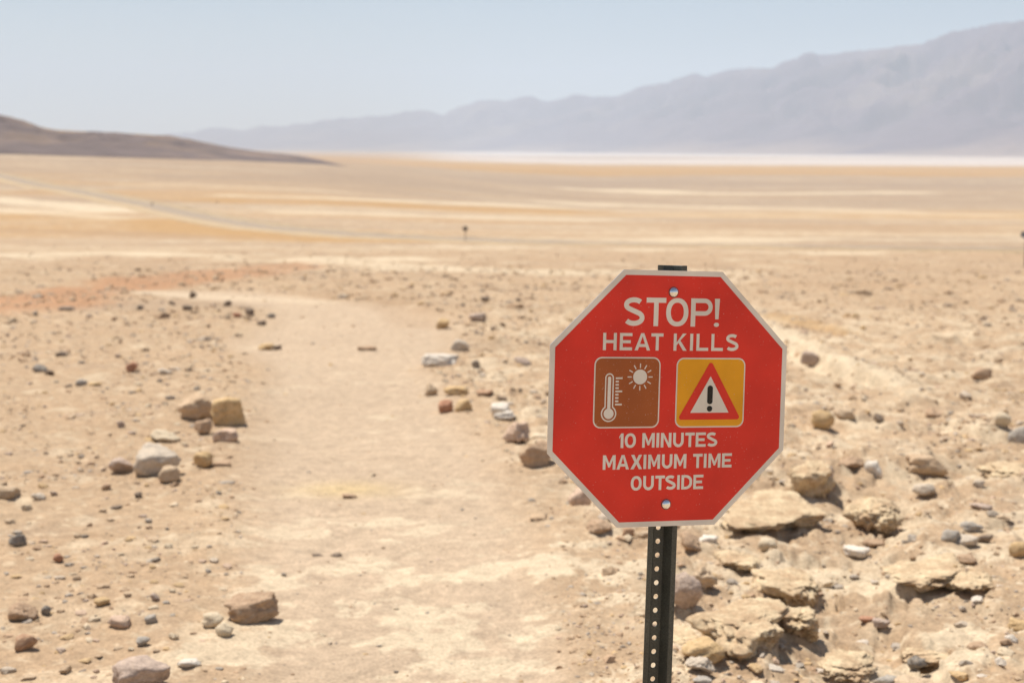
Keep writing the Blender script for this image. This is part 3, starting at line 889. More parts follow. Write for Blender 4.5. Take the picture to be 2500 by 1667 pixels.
    (215, 248, 931, 942, 'gold', 'slab', 'stone', 'golden flat stone beside a grey one at left'),
    (386, 422, 898, 914, 'pale', 'wedge', 'stone', 'bluish white slanting stone left of the trail'),
    (285, 305, 1027, 1044, 'mauve', 'block', 'stone', 'small mauve stone above the boulder cluster'),
    (249, 273, 1178, 1195, 'brown', 'block', 'stone', 'small brown stone below the boulder cluster'),
    (328, 347, 1200, 1215, 'dark', 'block', 'stone', 'small dark stone below the boulder cluster'),
    (78, 112, 1201, 1221, 'pale', 'wedge', 'stone', 'pale grey stone near the left edge below the tan rock'),
    (268, 300, 1231, 1243, 'dark', 'slab', 'stone', 'dark flat chip below the small dark stone at left'),
    (1172, 1197, 722, 736, 'dark', 'block', 'stone', 'dark stone on the flat beyond the bend of the trail'),
    (1145, 1188, 762, 784, 'mauve', 'block', 'rock', 'dark mauve rock behind the golden rock at the bend'),
]
for k, h in enumerate(HERO):
    x0, x1, y0, y1, colr, style, name, label = h
    big = (x1 - x0) > 62
    place_rock(x0, x1, y0, y1, colr, style, name, label, 1000 + k, 4 if big else 3)

def crust_mat():
    m, nt, b = new_mat('hard_soil_crust')
    geo = N(nt, 'ShaderNodeNewGeometry')
    n1 = N(nt, 'ShaderNodeTexNoise', Scale=11.0, Detail=7.0, Roughness=.7)
    n2 = N(nt, 'ShaderNodeTexNoise', Scale=60.0, Detail=6.0, Roughness=.7)
    for n in (n1, n2): nt.links.new(geo.outputs['Position'], n.inputs['Vector'])
    mx = N(nt, 'ShaderNodeMix', data_type='RGBA')
    mx.inputs[6].default_value = (.44, .305, .185, 1); mx.inputs[7].default_value = (.60, .465, .295, 1)
    nt.links.new(ramp(nt, n1.outputs['Fac'], .40, 0, .60, 1), mx.inputs[0])
    nt.links.new(scale_col(nt, mx.outputs[2], ramp(nt, n2.outputs['Fac'], .3, .7, .7, 1.3)), b.inputs['Base Color'])
    b.inputs['Roughness'].default_value = .95; b.inputs['Specular IOR Level'].default_value = .1
    bp = N(nt, 'ShaderNodeBump', Strength=.8, Distance=.006)
    add = N(nt, 'ShaderNodeMath', operation='ADD')
    nt.links.new(n1.outputs['Fac'], add.inputs[0]); nt.links.new(n2.outputs['Fac'], add.inputs[1])
    nt.links.new(add.outputs[0], bp.inputs['Height']); nt.links.new(bp.outputs[0], b.inputs['Normal'])
    return m
M_CRUST = crust_mat()
ICO[5] = ico(5)
def crust_mesh(seed):
    rng = np.random.default_rng(seed)
    p, f = rock_verts(rng, 5, 'lump')
    n = np.zeros(len(p)); u = p / np.linalg.norm(p, axis=1)[:, None]
    for q in range(26):
        w = rng.normal(size=3) * rng.uniform(5, 20); n += np.abs(np.sin(p @ w + rng.uniform(0, 6.28))) * 4.2 / np.linalg.norm(w)
    n -= n.mean()
    # flattened top, front hollowed out under the rim as water leaves it
    p = p + u * (n * .055)[:, None]
    p[:, 2] = np.where(p[:, 2] > .45, .45 + (p[:, 2] - .45) * .45, p[:, 2])
    under = sstep(.35, -.5, p[:, 2])
    p[:, :2] *= (1 - .10 * under)[:, None]
    me = mesh_np('crust_shape', p, f, True); me.materials.append(M_CRUST)
    return me
MOUNDS = [
    (1682, 1915, 1432, 1600, 'largest crusted soil mound, right of the mauve grey boulder'),
    (2160, 2350, 1372, 1452, 'long pale crusted soil ledge in the lower right'),
    (1600, 1730, 1510, 1580, 'low crusted soil hump at the foot of the mauve grey boulder'),
    (1930, 2035, 1110, 1215, 'crusted soil shoulder close to the right edge of the sign'),
    (2290, 2420, 1385, 1460, 'low pale crusted soil hump right of the long ledge'),
    (1895, 1998, 1462, 1572, 'crusted soil lump at the right end of the largest mound'),
    (1838, 2000, 1325, 1446, 'overhanging crust of hard soil with deep shade under its right side'),
    (1770, 2010, 1200, 1312, 'broad crusted soil bank below the right corner of the sign'),
    (2060, 2195, 1178, 1306, 'crusted soil block across the gully from the broad bank'),
    (2000, 2130, 1596, 1664, 'crusted soil lump near the bottom edge in the gully'),
    (2200, 2330, 1540, 1612, 'crusted soil lump with pale gravel round it at lower right'),
    (1745, 1850, 1330, 1400, 'low crusted soil hump behind the tan lump'),
    (2395, 2520, 1100, 1165, 'crusted soil hump at the right edge below the dark grey rock'),
]
for k, (x0, x1, y0, y1, label) in enumerate(MOUNDS):
    place_rock(x0, x1, y0, y1, 'soil', 'lump', 'soil_mound', label, 2000 + k, depth=1.5, sink=.42, cat='soil mound', mesh=crust_mesh(2000 + k), group='crusted soil mounds of the gully')

# loose stones one can count but not tell apart: shared shapes, own objects
rs = random.Random(77)
POOL = {s: [rock_mesh(5000 + 13 * k + len(s), 2, s, False) for k in range(5)] for s in ('block', 'slab', 'wedge')}
SC = []
WORD = {'tan': 'tan', 'cream': 'cream', 'pale': 'pale', 'soil': 'sandy', 'pink': 'pinkish', 'gold': 'yellowish', 'grey': 'grey', 'dgrey': 'dark grey', 'brown': 'brown', 'mauve': 'mauve', 'dark': 'dark', 'white': 'white'}
USED_LABELS = set()
def stone_label(c, px, py, fallback):
    """name a small stone by its colour and the nearest stone that has a name of its own"""
    for hx0, hx1, hy0, hy1, _c, _s, _n, hl in sorted(HERO, key=lambda h: ((h[0] + h[1]) / 2 - px) ** 2 + 2 * (h[3] - py) ** 2)[:4]:
        dx = px - (hx0 + hx1) / 2; dy = py - hy1
        rel = ('right of' if dx > 0 else 'left of') if abs(dx) > 1.4 * abs(dy) else ('below' if dy > 0 else 'above')
        lab = f'{WORD[c]} stone {rel} the {hl}'.replace('the lone', 'the lone')
        if lab not in USED_LABELS and len(lab.split()) <= 16:
            USED_LABELS.add(lab)
            return lab
    return fallback

def scatter(n, x0, x1, y0, y1, cols, wr, name, label, group, avoid_trail=True, bias=1.0):
    made = 0; tries = 0
    while made < n and tries < n * 60:
        tries += 1
        px = rs.uniform(x0, x1); py = y0 + (y1 - y0) * rs.random() ** bias
        if 1330 < px < 1930 and 650 < py < 1290: continue
        p = at(px, py)
        t = zones(np.array([p[0]]), np.array([p[1]]))[0][0]
        if avoid_trail and t > .25: continue
        if any(abs(px - a) < b * .8 and abs(py - c) < b * .7 for a, b, c in SC): continue
        grow = .35 + .65 * (py - 650) / 1000
        w = rs.uniform(*wr) * grow
        SC.append((px, w, py))
        st = rs.choice(['block', 'wedge', 'slab', 'block', 'slab'])
        c = rs.choice(cols)
        hgt = w * rs.uniform(.4, .75) * (.6 if st == 'slab' else 1)
        place_rock(px - w / 2, px + w / 2, py - hgt, py, c, st, name, stone_label(c, px, py, label), rs.randint(0, 10**6), rotz=rs.uniform(0, 6.28), group=group, cat='stone', sink=.3, mesh=rs.choice(POOL[st]))
        made += 1
for a in HERO:
    SC.append(((a[0] + a[1]) / 2, (a[1] - a[0]), a[3]))
scatter(56, 0, 640, 1180, 1660, ['tan', 'cream', 'pale', 'soil', 'pink', 'gold'], (15, 34), 'stone', 'one of many light coloured loose stones on gravel in the left foreground', 'light stones in the left foreground')
scatter(34, 0, 640, 1180, 1660, ['grey', 'grey', 'brown', 'mauve', 'dgrey'], (14, 28), 'stone', 'one of many grey or brown loose stones in the left foreground', 'dark stones in the left foreground')
scatter(52, 0, 660, 800, 1160, ['brown', 'dgrey', 'gold', 'dark', 'mauve', 'tan'], (16, 36), 'stone', 'one of many loose stones on the sand left of the trail, middle distance', 'loose stones left of the trail')
scatter(26, 60, 720, 735, 800, ['dark', 'brown', 'dgrey', 'mauve'], (20, 44), 'stone', 'one of the dark stones strewn along the crest at the bend', 'dark stones on the crest')
scatter(40, 960, 1500, 690, 990, ['brown', 'gold', 'dgrey', 'pale', 'dark', 'tan'], (18, 48), 'stone', 'one of many loose stones between the trail and the sign', 'loose stones between trail and sign')
scatter(46, 1640, 2500, 1180, 1660, ['cream', 'white', 'tan', 'grey', 'pale', 'gold'], (20, 52), 'stone', 'one of many loose stones on the eroded ground in the right foreground', 'loose stones in the right foreground')
scatter(40, 1900, 2500, 720, 1170, ['tan', 'brown', 'soil', 'gold', 'pale'], (18, 40), 'stone', 'one of many loose stones on the slope right of the sign', 'loose stones right of the sign')
scatter(16, 640, 1400, 1240, 1650, ['grey', 'cream', 'brown', 'dgrey'], (10, 20), 'stone', 'one of the small stones pressed into the trail', 'small stones on the trail', False)

# ------------------------------------------------------------------ gravel too fine to count
def build_gravel():
    rng = np.random.default_rng(4)
    v0, f0 = ICO[1]
    v00, f00 = (lambda b: (np.array([p.co[:] for p in b.verts]), np.array([[q.index for q in fc.verts] for fc in b.faces])))((lambda b: (bmesh.ops.create_icosphere(b, subdivisions=1, radius=1), b)[1])(bmesh.new()))
    n = 120000
    r = np.exp(rng.uniform(math.log(3.6), math.log(240), n)); a = np.radians(rng.uniform(-24, 24, n))
    x = r * np.sin(a); y = r * np.cos(a)
    trail, right = zones(x, y)
    clump = fbm(x * 1.1, y * 1.1, 3, 201) + .22 * right * (r < 12)
    keep = rng.random(n) < np.where(trail > .35, .10, np.clip(.42 + 1.7 * clump, .05, 1) * (1 - .6 * sstep(14, 45, r)))
    x, y, r, trail, right = (q[keep] for q in (x, y, r, trail, right))
    n = len(x)
    size = np.exp(rng.normal(math.log(.0072), .58, n)) * np.where(trail > .35, .55, 1) * np.clip(r / 9, .7, 5)
    size = np.clip(size, .003, .11)
    z = height(x, y)
    nv = 12
    vi, fi = icosa()
    jit = rng.uniform(.65, 1.3, (n, nv, 1))
    sc3 = np.stack([rng.uniform(.8, 1.5, n), rng.uniform(.7, 1.2, n), rng.uniform(.35, .8, n)], -1)
    P = vi[None] * jit * sc3[:, None, :] * size[:, None, None]
    th = rng.uniform(0, 6.28, n); c, s = np.cos(th), np.sin(th)
    Q = P.copy()
    Q[..., 0] = P[..., 0] * c[:, None] - P[..., 1] * s[:, None]
    Q[..., 1] = P[..., 0] * s[:, None] + P[..., 1] * c[:, None]
    Q += np.stack([x, y, z + size * .06], -1)[:, None, :]
    F = fi[None] + (np.arange(n) * nv)[:, None, None]
    me = mesh_np('gravel', Q.reshape(-1, 3), F.reshape(-1, 3), False)
    pal = np.array([RC[k] for k in ('tan', 'tan', 'tan', 'soil', 'soil', 'soil', 'cream', 'cream', 'pale', 'grey', 'brown', 'gold', 'pink', 'brown', 'mauve', 'brown', 'grey', 'dgrey', 'brown', 'gold')])
    col = pal[rng.integers(0, len(pal), n)] * rng.uniform(.8, 1.15, (n, 1))
    soil = np.tile(C_GROUND, (n, 1))
    col = mix3(col, soil, .25 + .35 * sstep(10, 30, r))
    set_col(me, np.repeat(col, nv, 0))
    o = link('gravel', me, M_GRAVEL)
    return tag(o, 'fine mixed gravel strewn over the desert soil', kind='stuff')

def icosa():
    bm = bmesh.new(); bmesh.ops.create_icosphere(bm, subdivisions=1, radius=1)
    t = (1 + 5 ** .5) / 2
    v = np.array([(-1, t, 0), (1, t, 0), (-1, -t, 0), (1, -t, 0), (0, -1, t), (0, 1, t), (0, -1, -t), (0, 1, -t), (t, 0, -1), (t, 0, 1), (-t, 0, -1), (-t, 0, 1)], float)
    v /= np.linalg.norm(v[0])
    f = np.array([(0, 11, 5), (0, 5, 1), (0, 1, 7), (0, 7, 10), (0, 10, 11), (1, 5, 9), (5, 11, 4), (11, 10, 2), (10, 7, 6), (7, 1, 8), (3, 9, 4), (3, 4, 2), (3, 2, 6), (3, 6, 8), (3, 8, 9), (4, 9, 5), (2, 4, 11), (6, 2, 10), (8, 6, 7), (9, 8, 1)])
    bm.free()
    return v, f
build_gravel()

# ------------------------------------------------------------------ the warning sign
SIGN_M = CAM_M @ Matrix.Translation(SIGN_T) @ (Matrix.Rotation(rad(-.4804), 4, 'Z') @ Matrix.Rotation(rad(17.202), 4, 'Y') @ Matrix.Rotation(rad(3.278), 4, 'X'))
# sign space: x right, y up the post, z out of the face (metres)
POST_LEN = 1.42
base = SIGN_M @ Vector((-.009, -1.20, -.012))
root = bpy.data.objects.new('warning_sign', None)
COL.objects.link(root)
Rm = SIGN_M.to_3x3().to_4x4()
root.matrix_world = Matrix.Translation(base) @ Rm
tag(root, 'red octagonal heat warning sign on a dark green perforated steel post', 'sign')
TO_LOCAL = root.matrix_world.inverted() @ SIGN_M      # sign space -> root space
def sub(name, me, mat, parent):
    """a mesh given in sign space"""
    me.transform(TO_LOCAL)
    return link(name, me, mat, parent)

def poly_mesh(name, polys, z):
    """polys: list of [outer, hole, ...] loops in mm"""
    V = []; F = []
    for loops in polys:
        vec = [[Vector((p[0] / 1000, p[1] / 1000, 0)) for p in lp] for lp in loops]
        flat = [q for lp in vec for q in lp]
        off = len(V)
        for t in tessellate_polygon(vec):
            a, b, c = (flat[i] for i in t)
            cr = (b - a).cross(c - a).z
            if abs(cr) < 1e-14: continue
            F.append([off + i for i in (t if cr > 0 else (t[0], t[2], t[1]))])
        V += [(q.x, q.y, z) for q in flat]
    me = bpy.data.meshes.new(name)
    me.from_pydata(V, [], F)
    me.update()
    return me

def octagon(w):
    s = w * math.tan(math.pi / 8)
    return [(-w, s), (-s, w), (s, w), (w, s), (w, -s), (s, -w), (-s, -w), (-w, -s)]
def rrect(x0, y0, x1, y1, r, n=10):
    out = []
    for cx_, cy_, a0 in ((x1 - r, y1 - r, 0), (x0 + r, y1 - r, 90), (x0 + r, y0 + r, 180), (x1 - r, y0 + r, 270)):
        out += [(cx_ + r * math.cos(rad(a0 + 90 * i / n)), cy_ + r * math.sin(rad(a0 + 90 * i / n))) for i in range(n + 1)]
    return out
def ell(cx_, cy_, rx, ry, n=40, p=2.0):
    out = []
    for i in range(n):
        a = 2 * math.pi * i / n; c, s = math.cos(a), math.sin(a)
        out.append((cx_ + rx * math.copysign(abs(c) ** (2 / p), c), cy_ + ry * math.copysign(abs(s) ** (2 / p), s)))
    return out
def stroke(pts, s):
    """closed outline of a polyline drawn with a pen of width s"""
    p = np.array(pts, float); t = np.gradient(p, axis=0)
    t /= np.linalg.norm(t, axis=1)[:, None]
    n = np.c_[-t[:, 1], t[:, 0]] * s / 2
    return [tuple(q) for q in (p + n)] + [tuple(q) for q in (p - n)[::-1]]

def glyph(c, W, H, s):
    if c == 'I': return [[[(0, 0), (W, 0), (W, H), (0, H)]]]
    if c == 'T':
        m = W / 2
        return [[[(m - s / 2, 0), (m + s / 2, 0), (m + s / 2, H - s), (W, H - s), (W, H), (0, H), (0, H - s), (m - s / 2, H - s)]]]
    if c == 'L': return [[[(0, 0), (W, 0), (W, s * .96), (s, s * .96), (s, H), (0, H)]]]
    if c == 'E':
        h = H / 2; k = s * .94
        return [[[(0, 0), (W, 0), (W, k), (s, k), (s, h - k / 2), (W * .88, h - k / 2), (W * .88, h + k / 2), (s, h + k / 2), (s, H - k), (W, H - k), (W, H), (0, H)]]]
    if c == 'H':
        h = H / 2; k = s * .94
        return [[[(0, 0), (s, 0), (s, h - k / 2), (W - s, h - k / 2), (W - s, 0), (W, 0), (W, H), (W - s, H), (W - s, h + k / 2), (s, h + k / 2), (s, H), (0, H)]]]
    if c == 'A':
        m = W / 2; b = s * 1.08; a = s * .52; yb = H * .20; yt = yb + s * .92
        xl = lambda y: b + (m - b) * y / (H * .80)
        ol = lambda y: (m - a) * y / H
        return [[[(0, 0), (b, 0), (b + (m - b) * yb / (H * .82), yb), (W - b - (m - b) * yb / (H * .82), yb), (W - b, 0), (W, 0), (m + a, H), (m - a, H)],
                 [(b + (m - b) * yt / (H * .82), yt), (W - b - (m - b) * yt / (H * .82), yt), (m, H * .82)]]]
    if c == 'M':
        m = W / 2; q = s * 1.05; lo = H * .16
        return [[[(0, 0), (s, 0), (s, H * .66), (m - s * .30, lo), (m + s * .30, lo), (W - s, H * .66), (W - s, 0), (W, 0), (W, H), (W - q, H), (m, H * .44), (q, H), (0, H)]]]
    if c == 'N':
        return [[[(0, 0), (s, 0), (s, H * .68), (W - s * 1.05, 0), (W, 0), (W, H), (W - s, H), (W - s, H * .32), (s * 1.05, H), (0, H)]]]
    if c == 'K':
        return [[[(0, 0), (s, 0), (s, H * .30), (s + W * .14, H * .45), (W - s * 1.25, 0), (W, 0), (W * .50, H * .60), (W * .96, H), (W * .96 - s * 1.25, H), (s, H * .47), (s, H), (0, H)]]]
    if c == 'X':
        m = W / 2; h = H / 2; b = s * 1.2; g = b * .62; v = g * H / W * .92
        return [[[(0, 0), (b, 0), (m, h - v), (W - b, 0), (W, 0), (m + g, h), (W - W * .03, H), (W - b - W * .03, H), (m, h + v), (b + W * .03, H), (W * .03, H), (m - g, h)]]]
    if c == 'U':
        R = (W - s) / 2; n = 18
        pts = [(s / 2, H), (s / 2, H * .7)] + [(W / 2 - R * math.cos(rad(180 * i / n)), s / 2 + R * 1.05 * (1 - math.sin(rad(180 * i / n)))) for i in range(n + 1)] + [(W - s / 2, H * .7), (W - s / 2, H)]
        return [[stroke(pts, s)]]
    if c in 'O0':
        return [[ell(W / 2, H / 2, W / 2, H / 2, 44, 2.2), ell(W / 2, H / 2, W / 2 - s, H / 2 - s * .92, 44, 2.2)]]
    if c == 'D':
        R = min(H / 2, W * .72); n = 12
        def arc(rx, ry, x0, y0, y1):
            return [(x0 + rx * math.sin(rad(90 * i / n)), y0 + ry * (1 - math.cos(rad(90 * i / n)))) for i in range(n + 1)] + [(x0 + rx * math.cos(rad(90 * i / n)), y1 - ry * (1 - math.sin(rad(90 * i / n)))) for i in range(n + 1)]
        rx = W * .62; ry = H * .42
        return [[[(0, 0)] + arc(rx, ry, W - rx, 0, H) + [(0, H)],
                 [(s, s * .92)] + arc(rx - s * .9, ry - s * .8, W - rx - s * .1, s * .92, H - s * .92) + [(s, H - s * .92)]]]
    if c == 'P':
        yb = H * .39; r = (H - yb) / 2; n = 16
        cxx = W - r
        o_ = [(cxx + r * math.sin(rad(180 * i / n)), yb + r - r * math.cos(rad(180 * i / n))) for i in range(n + 1)]
        ri = r - s * .9
        i_ = [(cxx + ri * math.sin(rad(180 * i / n)), yb + r - ri * math.cos(rad(180 * i / n))) for i in range(n + 1)]
        return [[[(0, 0), (s, 0), (s, yb)] + o_ + [(0, H)], [(s, yb + s * .9)] + i_ + [(s, H - s * .9)]]]
    if c == 'S':
        rx = W / 2 - s / 2; up = H * .262; lo = H * .288; ru = up - s / 2 + .0; rl = lo - s / 2
        cu = H - up; cl = lo
        pts = [(W / 2 + rx * .93 * math.cos(rad(a)), cu + ru * math.sin(rad(a))) for a in range(35, 241, 10)]
        low = [(W / 2 + rx * math.cos(rad(a)), cl + rl * math.sin(rad(a))) for a in range(62, -151, -10)]
        return [[stroke(pts + low, s)]]
    if c == '1':
        return [[[(W - s, 0), (W, 0), (W, H), (W - s * .8, H), (0, H * .78), (0, H * .62), (W - s, H * .80)]]]
    if c == '!':
        m = W / 2
        return [[[(m - s * .36, H * .27), (m + s * .36, H * .27), (m + s * .56, H), (m - s * .56, H)]], [ell(m - W * .04, H * .075, s * .58, H * .075, 24)]]
    raise ValueError(c)

def text_polys(items, top, bot, s):
    out = []
    for c, x0, x1 in items:
        for loops in glyph(c, x1 - x0, top - bot, s):
            out.append([[(x0 + p[0], bot + p[1]) for p in lp] for lp in loops])
    return out

# plate
T = .0021
me = bpy.data.meshes.new('panel')
oc = octagon(228.6)
bm = bmesh.new()
fr = [bm.verts.new((x / 1000, y / 1000, 0)) for x, y in oc]; bk = [bm.verts.new((x / 1000, y / 1000, -T)) for x, y in oc]
bm.faces.new(fr[::-1]); bm.faces.new(bk)
for i in range(8): bm.faces.new((fr[i], fr[(i + 1) % 8], bk[(i + 1) % 8], bk[i]))
bmesh.ops.recalc_face_normals(bm, faces=bm.faces)
bm.to_mesh(me); bm.free()
panel = sub('panel', me, M_ALU, root)
panel['label'] = 'octagonal aluminium plate'
e = .0003
b_ = sub('border', poly_mesh('border', [[oc]], e), M_WHITE, panel); b_['label'] = 'pale white border of the sign'
r_ = sub('red_face', poly_mesh('red_face', [[octagon(219.3)]], 2 * e), M_RED, panel); r_['label'] = 'red face of the sign'
LINES = [
    ('STOP!', [('S', -94.8, -54.2), ('T', -51.1, -13.4), ('O', -13.0, 29.9), ('P', 34.8, 77.0), ('!', 79.7, 92.2)], 180.1, 129.7, 8.9),
    ('HEAT KILLS', [('H', -131.1, -105.5), ('E', -99.6, -76.1), ('A', -71.3, -41.7), ('T', -39.9, -16.7), ('K', 3.2, 28.9), ('I', 35.1, 40.9), ('L', 47.5, 70.8), ('L', 76.7, 99.8), ('S', 105, 130.5)], 117.0, 86.5, 5.7),
    ('10 MINUTES', [('1', -95.3, -87.2), ('0', -84.8, -63.5), ('M', -51.4, -27.5), ('I', -24.2, -18.8), ('N', -15.7, 4.8), ('U', 8.1, 28.7), ('T', 31.6, 50.1), ('E', 52.2, 72.0), ('S', 73.3, 94.9)], -60.5, -86.5, 5.2),
    ('MAXIMUM TIME', [('M', -125, -101), ('A', -98.9, -75.2), ('X', -72.5, -50), ('I', -47.7, -42.4), ('M', -38.8, -15.8), ('U', -12.4, 7.9), ('M', 11.2, 35.2), ('T', 48.2, 66.8), ('I', 69.5, 74.8), ('M', 78.5, 102.4), ('E', 105.4, 124.8)], -99.0, -124.7, 5.2),
    ('OUTSIDE', [('O', -70.9, -50), ('U', -47.1, -26.7), ('T', -23.8, -5.4), ('S', -4.9, 15.9), ('I', 18.6, 23.7), ('D', 26.8, 47.8), ('E', 50.2, 69.7)], -137.0, -162.9, 5.2)]
for words, items, top, bot, s in LINES:
    o = sub('lettering', poly_mesh('lettering', text_polys(items, top, bot, s), 3 * e), M_WHITE, panel)
    o['label'] = 'white lettering reading ' + words

# pictogram with thermometer and sun
bx = (-146.0, -51.2, -20.6, 74.6)
pic = sub('heat_pictogram', poly_mesh('heat_pictogram', [[rrect(*bx, 14)]], 3 * e), M_WHITE, root); pic['label'] = 'brown square with thermometer and sun'
sub('brown_field', poly_mesh('brown_field', [[rrect(bx[0] + 2.4, bx[1] + 2.4, bx[2] - 2.4, bx[3] - 2.4, 12)]], 4 * e), M_BROWN, pic)
def thermo(hw, top, rb, cx_=-117.1, cb=-25.4):
    a0 = math.asin(min(1, hw / rb)); n = 26
    pts = [(cx_ + rb * math.sin(a), cb + rb * math.cos(a)) for a in np.linspace(a0, 2 * math.pi - a0, n)]
    pts += [(cx_ + hw * math.cos(a), top - hw + hw * math.sin(a)) for a in np.linspace(math.pi, 0, 14)]
    return pts
sub('thermometer', poly_mesh('thermometer', [[thermo(8.2, 46, 14.6), thermo(5.9, 43.6, 12.2)], [thermo(3.0, 40.3, 9.4)]], 5 * e), M_WHITE, pic)
ticks = []
for i in range(9):
    y = 37.3 - i * (46.5 / 8); w = 12.9 if i % 4 == 0 else 6.2; hh = 1.45
    ticks.append([[(-105.5, y - hh), (-105.5 + w, y - hh), (-105.5 + w, y + hh), (-105.5, y + hh)]])
sub('temperature_scale', poly_mesh('temperature_scale', ticks, 5 * e), M_WHITE, pic)
sunp = [[ell(-59.3, 39.5, 13.3, 13.2, 40)]]
for i in range(12):
    a = 2 * math.pi * i / 12; c, s = math.cos(a), math.sin(a); q = 1.0
    sunp.append([[(-59.3 + c * r - s * t, 39.5 + s * r + c * t) for r, t in ((16.0, -q), (23.9, -q), (23.9, q), (16.0, q))]])
sub('sun_symbol', poly_mesh('sun_symbol', sunp, 5 * e), M_WHITE, pic)

# pictogram with warning triangle
by = (10.4, -51.6, 145.7, 73.9)
hz = sub('hazard_pictogram', poly_mesh('hazard_pictogram', [[rrect(*by, 14)]], 3 * e), M_WHITE, root); hz['label'] = 'yellow square with red warning triangle'
sub('yellow_field', poly_mesh('yellow_field', [[rrect(by[0] + 2.4, by[1] + 2.4, by[2] - 2.4, by[3] - 2.4, 12)]], 4 * e), M_YELLOW, hz)
def rtri(a, b, c, r, n=8):
    P = [Vector(p) for p in (a, b, c)]; out = []
    for i in range(3):
        p, q, o = P[i], P[i - 1], P[(i + 1) % 3]
        d1 = (q - p).normalized(); d2 = (o - p).normalized()
        ang = d1.angle(d2); bis = (d1 + d2).normalized(); cen = p + bis * (r / math.sin(ang / 2))
        t1 = p + d1 * (r / math.tan(ang / 2)); t2 = p + d2 * (r / math.tan(ang / 2))
        a1 = math.atan2(*(t1 - cen).yx); a2 = math.atan2(*(t2 - cen).yx)
        dd = (a2 - a1 + math.pi) % (2 * math.pi) - math.pi
        out += [tuple(cen + Vector((math.cos(a1 + dd * k / n), math.sin(a1 + dd * k / n))) * r) for k in range(n + 1)]
    return out
sub('red_triangle', poly_mesh('red_triangle', [[rtri((77.2, 69.5), (14.6, -37.4), (139.6, -37.4), 4.5)]], 5 * e), M_RED, hz)
sub('white_triangle', poly_mesh('white_triangle', [[[(77.2, 40.9), (39.3, -24.9), (114.9, -24.9)]]], 6 * e), M_WHITE, hz)
sub('exclamation_mark', poly_mesh('exclamation_mark', [[rrect(71.7, -9.5, 82.3, 24.2, 5.2)], [ell(76.9, -17.6, 5.3, 5.3, 24)]], 7 * e), M_BLACK, hz)

# dome headed bolts
for bxm, bym in ((.2, 190.4), (-1.6, -189.2)):
    bm = bmesh.new(); R = 8.6; hd = 4.6; rows = 9; seg = 32
    prev = None; V = []
    for i in range(rows):
        a = rad(90 * i / (rows - 1)); r = R * math.sin(a); zz = hd * math.cos(a)
        if i == 0: ring = [bm.verts.new((bxm / 1000, bym / 1000, .0012 + hd / 1000))]
        else: ring = [bm.verts.new(((bxm + r * math.cos(2 * math.pi * k / seg)) / 1000, (bym + r * math.sin(2 * math.pi * k / seg)) / 1000, .0012 + zz / 1000)) for k in range(seg)]
        if prev is not None:
            for k in range(seg):
                if len(prev) == 1: bm.faces.new((prev[0], ring[k], ring[(k + 1) % seg]))
                else: bm.faces.new((prev[k], ring[k], ring[(k + 1) % seg], prev[(k + 1) % seg]))
        prev = ring
    low = [bm.verts.new((v.co.x, v.co.y, -.004)) for v in prev]
    for k in range(seg): bm.faces.new((prev[k], low[k], low[(k + 1) % seg], prev[(k + 1) % seg]))
    for f in bm.faces: f.smooth = True
    me = bpy.data.meshes.new('bolt'); bm.to_mesh(me); bm.free()
    bo = sub('bolt', me, M_CHROME, root)
    bo['label'] = 'shiny dome headed bolt at the top' if bym > 0 else 'shiny dome headed bolt at the bottom'
    # the washer ring
    rg = poly_mesh('washer', [[ell(bxm, bym, 9.6, 9.6, 36), ell(bxm, bym, 8.2, 8.2, 36)]], 3.4 * e)
    sub('washer', rg, M_POST, bo)

